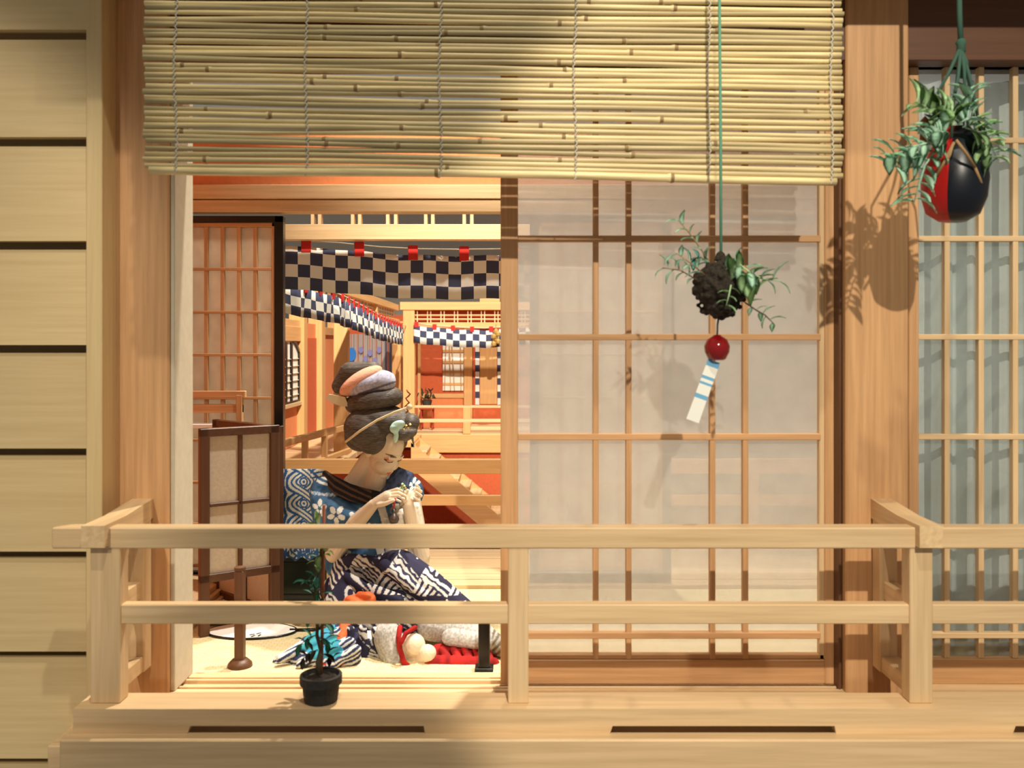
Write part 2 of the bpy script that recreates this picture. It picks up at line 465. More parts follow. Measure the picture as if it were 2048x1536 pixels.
lattice(dr, PX(1036, YD), PX(1642, YD), zlo, zhi, YD + 0.004, [PX(v, YD) for v in (1192, 1258, 1426, 1492)], hz,
        0.020, 0.026, M['cedar_Z'], M['cedar_X'], M['door_pane'], YD + 0.033, 0.023)

# right window
wx0 = PX(1818, YD)
wn = thing('window_1', 'narrow lattice window with clear panes beyond the right column', None, (2.0, YD, SZ)); wn['kind'] = 'structure'
wx1 = wx0 + 1.24
box('stile', wx0, PX(1838, YD), YD, YD + 0.04, SZ, ztop, M['cedar_Z'], wn)
box('stile', wx1 - 0.05, wx1, YD, YD + 0.04, SZ, ztop, M['cedar_Z'], wn)
box('bottom_rail', PX(1838, YD), wx1 - 0.05, YD, YD + 0.04, SZ, PZ(1318, YD), M['cedar_X'], wn)
box('top_rail', PX(1838, YD), wx1 - 0.05, YD, YD + 0.04, PZ(60, YD), ztop, M['cedar_X'], wn)
vx = [PX(1896 + 68.5 * k, YD) for k in range(9)]
lattice(wn, PX(1838, YD), wx1 - 0.05, PZ(1318, YD), PZ(60, YD), YD + 0.004, vx, hz, 0.020, 0.026, M['pale_wood_Z'], M['pale_wood_X'], M['clear_pane'], YD + 0.033, 0.02)
wr = box('wall_right', wx1, 3.3, YD - 0.02, YD + 0.06, -0.3, 2.4, M['orange_plaster'])
tag(wr, 'plaster wall beyond the right window', None, None, 'structure')

# pleated curtain behind the right window
bm = bmesh.new()
rows = []
N = 160
for i in range(N + 1):
    x = wx0 - 0.12 + (wx1 - wx0 + 0.1) * i / N
    ph = x * 2 * math.pi / 0.118
    y = 3.33 + 0.030 * math.sin(ph) + 0.010 * math.sin(2.3 * ph + 1) + 0.006 * math.sin(7 * x)
    rows.append([bm.verts.new((x, y + 0.004 * math.sin(9 * z + i), z)) for z in np.linspace(SZ, 2.12, 9)])
for a, b_ in zip(rows, rows[1:]):
    for j in range(8): bm.faces.new((a[j], b_[j], b_[j+1], a[j+1]))
cu = put('curtain', bm2me(bm), M['curtain'], smooth=True)
sm = cu.modifiers.new('thick', 'SOLIDIFY'); sm.thickness = 0.004
tag(cu, 'pale grey pleated curtain hanging behind the right window', 'curtain')

# ------------------------------------------------------------------ bamboo blind
bl = thing('bamboo_blind', 'half-lowered split bamboo blind tied with white cords', 'blind', (0, YP, 1.6))
BX0, BX1 = PX(286, YP), PX(1688, YP)
ang = math.atan2(-22, 1400)
def reed_me(seed):
    rnd = random.Random(seed)
    L = BX1 - BX0
    xs = np.linspace(-L/2, L/2, 27)
    nodes = sorted(rnd.uniform(-L/2, L/2) for _ in range(rnd.randint(1, 3)))
    pts = []; rads = []
    allx = list(xs)
    for n_ in nodes: allx += [n_ - 0.012, n_, n_ + 0.012]
    allx.sort()
    ph = rnd.uniform(0, 6); k = rnd.uniform(2, 5); ta = rnd.uniform(-0.0012, 0.0012)
    for x in allx:
        pts.append((x, 0.002 * math.sin(k * 1.7 * x + ph), 0.0028 * math.sin(k * x + ph)))
        r = 0.0088 + ta * x
        if min(abs(x - n_) for n_ in nodes) < 1e-6: r += 0.0022
        rads.append(r)
    me = tube_me(pts, rads, 8)
    me.materials.append(M['reed']); me.materials.append(M['reed_node'])
    for p in me.polygons:
        p.use_smooth = True
        for n_ in nodes:
            if abs(p.center.x - n_) < 0.013 and (p.center.x < n_) == (int(n_ * 1000) % 2 == 0): p.material_index = 1
    return me
rm = [reed_me(i) for i in range(9)]
zb = PZ(338, YP)
nre = 51
for i in range(nre):
    o = put('reed', rm[i % 9] if i < 9 else rm[(i * 5 + i // 9) % 9], None, bl,
            ((BX0 + BX1)/2 + random.uniform(-0.006, 0.006), YP + 0.016 + random.uniform(-0.003, 0.003), zb - 0.016 + 0.0178 * i + random.uniform(-0.0018, 0.0018)))
    a_ = ang * (1 - 0.45 * i / nre) + random.uniform(-0.0012, 0.0012)
    o.rotation_euler = (0, -a_, 0) if i % 2 else (0, -a_ , 0)
    if i % 3 == 1: o.rotation_euler = (0, math.pi - a_, 0)
    if i % 4 == 3: o.rotation_euler[0] = math.pi
    if i == 0: o.scale = (0.985, 1.5, 1.5)
for px in (350, 612, 880, 1150, 1418, 1664):
    x = PX(px, YP); zoff = -math.tan(-ang) * 0 + math.tan(ang) * (x - (BX0+BX1)/2)
    pts = []
    for k in range(101):
        z = zb - 0.03 + zoff + k * 0.0178 / 2
        pts.append((x + (0.0035 if k % 2 else -0.0035) + 0.004 * math.sin(k * 0.13), YP + 0.004 + (0.0 if k % 2 else -0.002), z))
    tube('cord', pts, 0.0022, M['white_cord'], bl, 5)

# ================================================================== ROOM INTERIOR
TZ = -0.13
fo = box('floor', -1.9, 1.9, 3.28, 4.56, TZ - 0.06, TZ, M['tatami'], None, 0)
tag(fo, 'pale woven tatami matting of the doll room', None, None, 'structure')
# low stepped threshold along the open left side
th = thing('trim_6', 'low stepped wooden threshold along the left of the tatami', None, (-1.5, 3.9, TZ)); th['kind'] = 'structure'
box('step', -1.60, -1.41, 3.28, 4.5, TZ, TZ + 0.025, M['pale_wood_Y'], th)
box('step', -1.62, -1.435, 3.28, 4.5, TZ + 0.025, TZ + 0.05, M['pale_wood_Y'], th)
box('step', -1.64, -1.46, 3.28, 4.5, TZ + 0.05, TZ + 0.075, M['pale_wood_Y'], th)
# back wall above the opening
YR = 4.5
wb = thing('wall_back', 'orange plaster wall strip with two pale wooden lintels', None, (0, YR, 1.8)); wb['kind'] = 'structure'
box('plaster', -2.2, 2.4, YR + 0.03, YR + 0.09, PZ(372, YR), 2.22, M['orange_plaster'], wb)
box('lintel', -2.2, 2.4, YR, YR + 0.11, PZ(397, YR), PZ(369, YR), M['pale_wood_X'], wb)
box('lintel', -2.2, 2.4, YR + 0.012, YR + 0.10, PZ(423, YR), PZ(399, YR), M['pale_wood_X'], wb)
box('groove', -2.2, 2.4, YR + 0.03, YR + 0.10, PZ(399, YR) - 0.002, PZ(397, YR) + 0.002, M['pale_wood_X'], wb)
bt = box('trim_7', -2.2, 2.4, YR + 0.0, YR + 0.10, TZ - 0.03, TZ + 0.022, M['pale_wood_X'])
tag(bt, 'wooden threshold between tatami and rear gallery', None, None, 'structure')

sw_ = box('wall_side', -1.80, -1.735, 3.28, YR + 0.03, TZ, 2.2, M['orange_plaster'], None, 0)
tag(sw_, 'orange plaster side wall of the doll room', None, None, 'structure')
def rear_shoji(x0, x1, label, cols, nm):
    r = thing(nm, label, None, ((x0+x1)/2, YR + 0.05, TZ)); r['kind'] = 'structure'
    za, zbt = PZ(430, YR), TZ + 0.03
    f = 0.045
    y = YR + 0.03
    box('black_frame', x0, x1, y, y + 0.05, za - 0.034, za, M['black_lacquer'], r)
    box('black_frame', x1 - f, x1, y, y + 0.05, zbt, za, M['black_lacquer'], r)
    box('black_frame', x0, x0 + f, y, y + 0.05, zbt, za, M['black_lacquer'], r)
    box('black_frame', x0, x1, y, y + 0.05, zbt, zbt + 0.05, M['black_lacquer'], r)
    a, b_ = x0 + f, x1 - f
    c, d = zbt + 0.05, za - 0.034
    for u, v in ((a, a + 0.016), (b_ - 0.016, b_)): box('inner_frame', u, v, y + 0.004, y + 0.036, c, d, M['cedar_Z'], r)
    box('inner_frame', a, b_, y + 0.004, y + 0.036, d - 0.022, d, M['cedar_X'], r)
    n = cols
    step = (b_ - a - 0.032) / n
    vx = [a + 0.016 + step * k for k in range(1, n)]
    hz = [PZ(v, YR) for v in (1135, 1051, 967, 882, 797, 710, 624, 537)]
    lattice(r, a + 0.016, b_ - 0.016, c, d - 0.022, y + 0.006, vx, hz, 0.019, 0.022, M['cedar_Z'], M['cedar_X'], M['shoji_paper'], y + 0.032, 0.014)
rear_shoji(PX(350, YR), PX(563, YR), 'black framed paper sliding panel behind the folding screen', 5, 'door_2')
rear_shoji(PX(1060, YR), PX(1345, YR), 'black framed paper sliding panel seen through the lattice door', 6, 'door_3')

# rear gallery floor planks + rail
gf = thing('gallery_floor', 'pale plank floor of the rear gallery beyond the tatami', 'floor', (0, 4.95, -0.2)); gf['kind'] = 'structure'; del gf['category']
ys = [4.60, 4.71, 4.82, 4.93, 5.04, 5.15, 5.27]
for a, b_ in zip(ys, ys[1:]):
    box('plank', -1.9, 2.2, a, b_ - 0.008, -0.15, -0.10 - random.uniform(0, 0.004), M['pale_wood_X'], gf)
box('joist', -1.9, 2.2, 4.6, 5.26, -0.22, -0.155, M['pale_wood_X'], gf)
YG = 5.22
rr = thing('gallery_railing', 'thin pale wooden rail along the rear gallery edge', 'railing', (0, YG, -0.1))
box('top_rail', -1.75, 2.0, YG, YG + 0.055, PZ(948, YG), PZ(919, YG), M['far_wood_X'], rr)
box('middle_rail', -1.75, 2.0, YG + 0.01, YG + 0.045, PZ(1012, YG), PZ(991, YG), M['far_wood_X'], rr)
for px in (500, 1030, 1500): box('post', PX(px, YG), PX(px, YG) + 0.055, YG, YG + 0.055, -0.11, PZ(948, YG) + 0.004, M['far_wood_Z'], rr)
# gallery head beam with paired rafter blocks
hb = thing('gallery_beam', 'pale head beam of the rear gallery with paired rafter ends', 'beam', (0, 5.3, 1.75))
box('beam', -1.9, 2.2, 5.28, 5.36, PZ(480, 5.3), PZ(449, 5.3), M['pale_wood_X'], hb)
for px in (622, 636, 702, 716, 772, 788, 848, 862, 925, 940):
    box('rafter_end', PX(px, 5.3), PX(px + 7, 5.3), 5.29, 5.35, PZ(449, 5.3) - 0.003, PZ(425, 5.3), M['pale_wood_Z'], hb)
box('upper_beam', -1.9, 2.2, 5.28, 5.36, PZ(425, 5.3), PZ(405, 5.3), M['pale_wood_X'], hb)
for px in (520, 1120): box('post', PX(px, 5.3), PX(px, 5.3) + 0.07, 5.285, 5.355, -0.1, PZ(480, 5.3), M['pale_wood_Z'], hb)

# ------------------------------------------------------------------ checkered banners
def banner(name, label, path, height, sq, phase=0, tabs=(), cord=True, tabw=0.06, tabh=0.09, wave=0.006):
    """path: list of (x,y,z) along the top edge"""
    P = [Vector(p) for p in path]
    d = [0]
    for a, b_ in zip(P, P[1:]): d.append(d[-1] + (b_ - a).length)
    def at(s):
        for i in range(len(d) - 1):
            if s <= d[i+1] or i == len(d) - 2:
                t = (s - d[i]) / (d[i+1] - d[i]); return P[i].lerp(P[i+1], t)
    r = thing(name, label, 'banner', at(d[-1] / 2) - Vector((0, 0, height)))
    n = int(round(d[-1] / sq)); m_ = height / sq
    hs = [0.0]
    k = m_ - math.floor(m_)
    if k > 0.15: hs.append(k * sq)
    while hs[-1] + sq <= height + 1e-6: hs.append(hs[-1] + sq)
    bm = bmesh.new()
    sub = 2
    grid = []
    for i in range(n * sub + 1):
        s = min(d[-1], i * sq / sub)
        p = at(s)
        t = (at(min(d[-1], s + 0.01)) - at(max(0, s - 0.01))); t.z = 0; t.normalize()
        nn = Vector((-t.y, t.x, 0))
        col = []
        for j, h in enumerate(hs):
            off = wave * math.sin(s * 23 + 0.6 * j) * (0.3 + j / len(hs)) + wave * .6 * math.sin(s * 51 + 2)
            col.append(bm.verts.new(p + nn * off - Vector((0, 0, h + 0.004 * math.sin(s * 17)))))
        grid.append(col)
    for i in range(n * sub):
        for j in range(len(hs) - 1):
            f = bm.faces.new((grid[i][j], grid[i+1][j], grid[i+1][j+1], grid[i][j+1]))
            f.material_index = (i // sub + j + phase) % 2
            f.smooth = True
    me = bpy.data.meshes.new('cloth'); bm.to_mesh(me); bm.free()
    me.materials.append(M['banner_white']); me.materials.append(M['banner_navy'])
    o = put('cloth', me, None, r)
    sm = o.modifiers.new('thick', 'SOLIDIFY'); sm.thickness = 0.003; sm.offset = 0
    for s in tabs:
        p = at(s * d[-1])
        t = (at(min(d[-1], s * d[-1] + 0.02)) - at(max(0, s * d[-1] - 0.02))); t.z = 0; t.normalize()
        me = boxme(tabw, 0.016, tabh, 0.003)
        me.transform(Matrix.Rotation(math.atan2(t.y, t.x), 4, 'Z'))
        put('red_loop', me, M['red_tab'], r, p + Vector((0, 0, tabh * 0.16)))
    if cord:
        pts = [p + Vector((0, 0, tabh * 0.45)) for p in P]
        tube('cord', pts, 0.004, M['white_cord'], r, 6)
    return r
YBN = 5.362
banner('checkered_banner', 'wide navy and white checkered cloth hung across the rear gallery',
       [W(x, y, YBN) for x, y in ((520, 487), (600, 494), (680, 499), (760, 507), (840, 511), (920, 512), (1010, 511), (1100, 505), (1400, 480))],
       0.265, 25.2 * YBN / FPX, 0, tabs=(0.105, 0.226, 0.348, 0.464, 0.58, 0.70))
lp = []
for x, y, Y in ((545, 558, 5.55), (600, 577, 5.65), (657, 589, 5.95), (690, 601, 6.25), (727, 620, 6.9), (760, 638, 7.6), (805, 655, 9.2)):
    lp.append(W(x, y, Y))
banner('checkered_banner', 'narrow checkered cloth sagging along the receding left gallery', lp, 0.185, 0.062, 1,
       tabs=[k / 22 + 0.02 for k in range(22)], tabw=0.04, tabh=0.065, wave=0.012)
YF = 9.6
b2 = [o for o in COL.objects if o.name == 'checkered_banner.001'][0]
tube('cord', [lp[-1] + Vector((0, 0, 0.029)), W(812, 652, YF + 0.01)], 0.004, M['white_cord'], b2, 6)
banner('checkered_banner', 'small checkered cloth hung on the far red gallery front',
       [W(x, y, YF - 0.02) for x, y in ((827, 650), (860, 655), (890, 657), (930, 660), (970, 661), (1040, 656), (1120, 650))],
       0.19, 13.2 * YF / FPX, 1, tabs=(0.02, 0.145, 0.27, 0.40, 0.53, 0.66, 0.8), tabw=0.045, tabh=0.06, wave=0.004)

# ================================================================== COURTYARD WINGS
# left wing: wall X = const facing the court
XWL = -2.11
lw = thing('left_wing', 'orange plaster gallery wing with arched window on the left of the court', 'building', (XWL, 9.0, 0.1))
def yw(px): return -XWL * FPX / (1024 - px)
def wbox(nm, pa, pb, za, zb_, mat, proud=0.0, bev=0.003): return box(nm, XWL - 0.08, XWL + proud, yw(pa), yw(pb), za, zb_, mat, lw, bev)
FZ = 0.149
wbox('wall', 500, 640, FZ, 1.35, M['orange_plaster'])
wbox('wall', 640, 668, FZ, 1.30, M['orange_plaster'], 0.004)
wbox('wall_panel', 601, 633, FZ, 1.2, M['red_plaster'], 0.012)
for a, b_ in ((594, 601), (631, 638), (668, 694)):
    wbox('post', a, b_, FZ, 1.75, M['far_wood_Z'], 0.07)
wbox('lintel', 500, 600, PZ(655, yw(590)), PZ(640, yw(590)), M['far_wood_Y'], 0.03)
wbox('lintel', 638, 668, PZ(670, yw(650)), PZ(655, yw(650)), M['far_wood_Y'], 0.03)
wbox('window_sill', 520, 594, PZ(814, yw(578)), PZ(806, yw(578)), M['pale_wood_Y'], 0.05)
# arched window
ya, yb = yw(530), yw(592); zs_, zt_ = PZ(806, yw(578)), PZ(703, yw(592))
ap = [(ya, zs_), (yb, zs_), (yb, zt_)]
for k in range(1, 9):
    t = k / 9; ap.append((yb + (ya - yb) * t, zt_ + 0.17 * math.sin(math.pi * t) ** 0.8))
ap += [(ya, zt_)]
bm = bmesh.new()
va = [bm.verts.new((XWL + 0.006, y, z)) for y, z in ap]; vb_ = [bm.verts.new((XWL + 0.022, y, z)) for y, z in ap]
bm.faces.new(va); bm.faces.new(vb_[::-1])
for i in range(len(ap)): bm.faces.new((va[i], vb_[i], vb_[(i+1) % len(ap)], va[(i+1) % len(ap)]))
wdw = put('arched_window', bm2me(bm), M['paper_white'], lw)
for i in range(len(ap)):
    p, q = ap[i], ap[(i+1) % len(ap)]
    beam('frame', (XWL + 0.024, p[0], p[1]), (XWL + 0.024, q[0], q[1]), 0.028, 0.04, M['black_lacquer'], wdw)
for px in (548, 566, 577):
    beam('bar', (XWL + 0.024, yw(px), zs_), (XWL + 0.024, yw(px), zt_ + 0.09), 0.02, 0.07, M['black_lacquer'], wdw)
for z in np.linspace(zs_, zt_, 8)[1:-1]:
    beam('bar', (XWL + 0.024, ya, z), (XWL + 0.024, yb, z), 0.02, 0.008, M['screen_paper'], wdw)
# hood board above the window
wbox('window_hood', 500, 596, zt_ + 0.10, zt_ + 0.24, M['far_wood_Y'], 0.04)
# wing floor, planks along X
for k in range(10):
    y0 = 6.0 + k * 0.5
    box('floor_plank', XWL, -1.58 + 0.19 * (y0 - 6.0) / 1.5 if y0 < 7.4 else -1.42, y0, y0 + 0.488, FZ - 0.05, FZ, M['pale_wood_X'], lw)
box('wing_base', XWL, -1.62, 6.02, 10.9, -0.9, FZ - 0.05, M['red_plaster'], lw)
# wing railing
q0, q1 = W(545, 892, 6.05), W(700, 852, 7.55)
wrl = thing('wing_railing', 'pale wooden rail edging the left wing gallery', 'railing', (q0 + q1) / 2 - Vector((0, 0, 0.27)))
beam('top_rail', q0, q1, 0.045, 0.05, M['far_wood_Y'], wrl)
beam('middle_rail', W(545, 957, 6.05), W(700, 900, 7.55), 0.035, 0.04, M['far_wood_Y'], wrl)
for px, Yp in ((603, 6.6), (643, 6.98)):
    t = (Yp - 6.05) / 1.5; p = q0.lerp(q1, t)
    box('post', p.x - 0.022, p.x + 0.022, Yp - 0.022, Yp + 0.022, FZ - 0.002, p.z, M['far_wood_Z'], wrl)
# corner post where the wings meet
YC = 7.75
cp = thing('gallery_post', 'square wooden post on the left gallery edge behind the doll', 'post', (PX(680, YC), YC, FZ))
box('shaft', PX(667, YC), PX(695, YC), YC, YC + 0.11, FZ - 0.002, PZ(640, YC), M['far_wood_Z'], cp)
# left eave beams with lattice transom
le = thing('gallery_transom', 'lattice transom between two beams above the left gallery', 'transom', (-1.207, 8, 1.34))
XE = -1.24
box('upper_beam', XE - 0.09, XE, 6.3, YF, 1.50, 1.565, M['far_wood_Y'], le)
box('lower_beam', XE - 0.09, XE + 0.01, 6.3, YF, 1.345, 1.405, M['far_wood_Y'], le)
for z in (1.43, 1.465): box('lattice_bar', XE - 0.05, XE - 0.035, 6.3, YF, z, z + 0.01, M['pale_wood_Y'], le)
me = boxme(0.014, 0.016, 0.10, 0); me.materials.append(M['pale_wood_Z'])
y = 6.35
while y < YF - .05:
    put('lattice_upright', me, None, le, (XE - 0.045, y, 1.4525)); y += 0.17
for y in (6.6, 8.1): box('post', XE - 0.08, XE - 0.01, y, y + 0.07, 1.40, 1.505, M['far_wood_Z'], le)

# far gallery
fg = thing('far_gallery', 'red walled far gallery with wooden posts across the court', 'building', (0, 9.9, 0))
YI = 10.35
fz = lambda v: PZ(v, YF)
box('wall', PX(830, YI), 1.6, YI, YI + 0.08, FZ, PZ(640, YI), M['red_plaster'], fg)
box('lower_panel', PX(838, YI), PX(926, YI), YI - 0.012, YI, FZ, PZ(796, YI), M['orange_plaster'], fg)
box('dado_rail', PX(838, YI), PX(930, YI), YI - 0.03, YI, PZ(796, YI), PZ(787, YI), M['far_wood_X'], fg)
box('jamb', PX(928, YI), PX(945, YI), YI - 0.05, YI, FZ, PZ(650, YI), M['far_wood_Z'], fg)
box('jamb', PX(836, YI), PX(842, YI), YI - 0.05, YI, FZ, PZ(650, YI), M['far_wood_Z'], fg)
# crooked lattice window
wp = box('window_paper', PX(886, YI), PX(927, YI), YI - 0.03, YI - 0.02, PZ(781, YI), PZ(690, YI), M['paper_white'], fg, 0)
for v in (702, 724, 744, 768): box('window_bar', PX(886, YI), PX(927, YI), YI - 0.042, YI - 0.03, PZ(v + 2.6, YI), PZ(v - 2.6, YI), M['far_wood_X'], wp)
for a, b_ in ((892, 889), (904, 909), (921, 922), (899, 901)):
    beam('window_bar', W(a, 690, YI - 0.046), W(b_, 781, YI - 0.046), 0.01, 0.012, M['cedar_Z'], wp)
# doorway with checkered strips
box('doorway', PX(946, YI), PX(1020, YI), YI - 0.03, YI - 0.004, FZ, PZ(690, YI), M['red_plaster'], fg)
box('door_panel', PX(960, YI), PX(994, YI), YI - 0.045, YI - 0.03, PZ(808, YI), PZ(690, YI), M['far_wood_Z'], fg)
for xa in (951, 995):
    for k in range(9):
        box('checkered_strip', PX(xa, YI), PX(xa + 8, YI), YI - 0.05, YI - 0.03, PZ(809 - 13.2 * k, YI), PZ(809 - 13.2 * (k + 1), YI), M['banner_white'] if k % 2 == 0 else M['banner_navy'], fg, 0)
box('door_step', PX(942, YF + .4), 1.4, YF + 0.3, YI, FZ, FZ + 0.05, M['pale_wood_X'], fg)
# floor slab, fascia, lower wall
for k in range(4):
    box('floor_plank', -1.24, 1.6, YF + 0.02 + 0.19 * k, YF + 0.2 + 0.19 * k, FZ - 0.05, FZ, M['pale_wood_X'], fg)
box('fascia', PX(828, YF), 1.6, YF - 0.02, YF + 0.03, fz(905), FZ - 0.004, M['far_wood_X'], fg)
box('lower_wall', -1.24, 1.6, YF + 0.03, YF + 0.1, -1.0, fz(903), M['red_plaster'], fg)
box('side_panel', PX(784, 10.2), PX(806, 10.2), 10.2, 10.26, FZ, 1.40, M['far_wood_Z'], fg)
# front frame
for a, b_ in ((806, 829), (1130, 1150)): box('post', PX(a, YF), PX(b_, YF), YF, YF + 0.12, FZ - 0.05, fz(606), M['far_wood_Z'], fg)
box('upper_beam', PX(800, YF), 1.6, YF - 0.01, YF + 0.1, fz(620), fz(604), M['far_wood_X'], fg)
box('lower_beam', PX(829, YF), 1.6, YF, YF + 0.08, fz(656), fz(645), M['far_wood_X'], fg)
box('lattice_back', PX(829, YF), 1.6, YF + 0.09, YF + 0.1, fz(646), fz(619), M['red_plaster'], fg)
for v in (630, 638): box('lattice_bar', PX(829, YF), 1.6, YF + 0.03, YF + 0.045, fz(v + 1.2), fz(v - 1.2), M['pale_wood_X'], fg)
for k in range(40):
    px = 836 + k * 13.5 + (4 if k % 2 else -3)
    if PX(px, YF) > 1.5: break
    box('lattice_upright', PX(px, YF), PX(px + 2, YF), YF + 0.028, YF + 0.047, fz(646), fz(619), M['pale_wood_Z'], fg, 0)
for a, b_ in ((811, 816), (838, 845)):
    box('rail', PX(829, YF), 1.6, YF, YF + 0.03, fz(b_), fz(a), M['pale_wood_X'], fg)
box('rail_post', PX(926, YF), PX(941, YF), YF, YF + 0.05, FZ, fz(811), M['far_wood_Z'], fg)
box('roof_block', PX(960, YF + .5), PX(1000, YF + .5), YF + .4, YF + .7, fz(606), PZ(588, YF + .5), M['far_wood_X'], fg)
# recess with noren between left wing and far gallery
nr = thing('striped_curtain', 'grey door curtain with red stripes and blue roundel at the court corner', 'curtain', (PX(745, 10.8), 10.8, FZ))
bm = bmesh.new()
NX = 60
rows = []
for i in range(NX + 1):
    x = PX(694 + 92 * i / NX, 10.8)
    yy = 10.8 + 0.012 * math.sin(i * 1.05)
    rows.append([bm.verts.new((x, yy, z)) for z in (FZ + 0.02, PZ(668, 10.8))])
for i, (a, b_) in enumerate(zip(rows, rows[1:])):
    f = bm.faces.new((a[0], b_[0], b_[1], a[1]))
    f.material_index = 1 if (i % 8 == 5) else (2 if i > 48 else 0)
me = bpy.data.meshes.new('cloth'); bm.to_mesh(me); bm.free()
me.materials.append(plain('noren_grey', srgb(158, 150, 146), 0.9)); me.materials.append(M['red_plaster']); me.materials.append(plain('noren_dark', srgb(92, 88, 100), 0.9))
o = put('cloth', me, None, nr); sm = o.modifiers.new('thick', 'SOLIDIFY'); sm.thickness = 0.006
def disc(nm, c, rx, rz, th, mat, parent):
    me = lathe_me([(0, -th/2), (1, -th/2), (1, th/2), (0, th/2)], 24)
    me.transform(Matrix.Rotation(math.pi/2, 4, 'X')); me.transform(Matrix.Diagonal((rx, 1, rz, 1)))
    return put(nm, me, mat, parent, c)
disc('roundel', W(703, 709, 10.77), 0.055, 0.085, 0.02, plain('roundel_blue', srgb(40, 110, 190), 0.8), nr)
ub = plain('noren_mark', srgb(120, 120, 170), 0.9)
for px, py in ((722, 700), (740, 706), (758, 700), (731, 718), (750, 722)): disc('mark', W(px, py, 10.775), 0.03, 0.04, 0.01, ub, nr)
rw = box('wall_recess', PX(660, 11), PX(830, 11), 10.9, 10.98, -0.5, 1.5, M['red_plaster'])
rw.name = 'wall_far'; tag(rw, 'red plaster wall behind the striped door curtain', None, None, 'structure')
# tall wooden panels beside far gallery post
gw = box('wall_gallery', -7, 7, 12.7, 12.8, -1.1, 4.2, plain('gallery_grey', srgb(190, 186, 176), 0.9), None, 0)
tag(gw, 'plain grey gallery wall rising behind the far model building', None, None, 'structure')
# courtyard ground
cg = box('ground', -4, 4, 5.27, 12.5, -1.06, -1.0, plain('court_earth', srgb(150, 96, 62), 0.9, 0.3, 30, 0.15), None, 0)
tag(cg, 'reddish ground of the inner court', None, None, 'structure')
# small planter on the far gallery stand
pl = thing('planter_stand', 'dark potted plant on a thin red stand in the far gallery', 'plant', (PX(854, 10.1), 10.1, FZ))
for a in (842, 864):
    for yy in (10.02, 10.18): box('leg', PX(a, 10.1), PX(a + 3, 10.1), yy, yy + 0.015, FZ, PZ(818, 10.1), M['deep_red_plaster'], pl)
box('stand_top', PX(840, 10.1), PX(868, 10.1), 10.0, 10.2, PZ(818, 10.1), PZ(814, 10.1), M['deep_red_plaster'], pl)
put('pot', lathe_me([(0, 0), (0.045, 0), (0.06, 0.08), (0.05, 0.08), (0, 0.07)], 16), M['pot_grey'], pl, W(854, 814, 10.1))
bm = bmesh.new()
for k in range(26):
    c = Vector((random.gauss(0, .045), random.gauss(0, .03), 0.10 + random.uniform(0, .10)))
    Mx = Matrix.Translation(c) @ Matrix.Rotation(random.uniform(0, 6), 4, 'Z') @ Matrix.Rotation(random.uniform(0.3, 1.4), 4, 'X') @ Matrix.Diagonal((0.016, 0.034, 0.004, 1))
    bmesh.ops.create_icosphere(bm, subdivisions=1, radius=1, matrix=Mx)
put('foliage', bm2me(bm), plain('dark_leaf', srgb(70, 66, 48), 0.8), pl, W(854, 814, 10.1))
# brass ornament at banner end
og = thing('brass_ornament', 'small brass ornament hanging at the end of the far banner', 'ornament', W(992, 690, YF - 0.10))
for k in range(6):
    me = lathe_me([(0, -0.03), (0.028, -0.015), (0.03, 0.01), (0.012, 0.03), (0, 0.035)], 10)
    put('bell', me, M['gold'], og, W(992 + 5 * math.sin(k * 2.1), 663 + 5 * k, YF - 0.10 + 0.02 * math.cos(k * 2.1)))
tube('string', [W(992, 648, YF - 0.004), W(992, 668, YF - 0.10)], 0.004, M['gold'], og, 6)

# staircase down into the court
st = thing('staircase', 'open wooden staircase descending from the far gallery into the court', 'staircase', (PX(900, 9.1), 9.1, -0.9))
ysf, ysb = 8.85, 9.32
def strpoly(Y, topA, topB, drop, extra=1.35):
    a = W(topA[0], topA[1], Y); b_ = W(topB[0], topB[1], Y)
    d = b_ - a; b2 = a + d * extra
    return [(a.x, a.z), (b2.x, b2.z), (b2.x, b2.z - drop), (a.x, a.z - drop)]
sf = strpoly(ysf, (822, 885), (997, 1031), 0.26)
prism('stringer', sf, ysf, ysf + 0.04, M['far_wood_X'], st)
sb = [(x, z) for x, z in sf]
prism('stringer', [(x, z + 0.03) for x, z in sb], ysb, ysb + 0.04, M['far_wood_X'], st)
ax, az = sf[0]; bx_, bz = sf[1]
ns = 11
for k in range(ns):
    t = (k + 0.35) / ns
    x = ax + (bx_ - ax) * t; z = az + (bz - az) * t
    wdt = (bx_ - ax) / ns
    box('tread', x - 0.01, x + wdt * 1.12, ysf + 0.03, ysb + 0.01, z - 0.075, z - 0.055, M['pale_wood_Y'], st)
    box('riser', x - 0.012, x + 0.004, ysf + 0.03, ysb + 0.01, z - 0.06 , z - 0.075 + (az - bz) / ns, M['far_wood_X'], st)
box('landing', -1.2, PX(838, ysb), ysf, YF - 0.03, FZ - 0.06, FZ - 0.002, M['far_wood_X'], st)

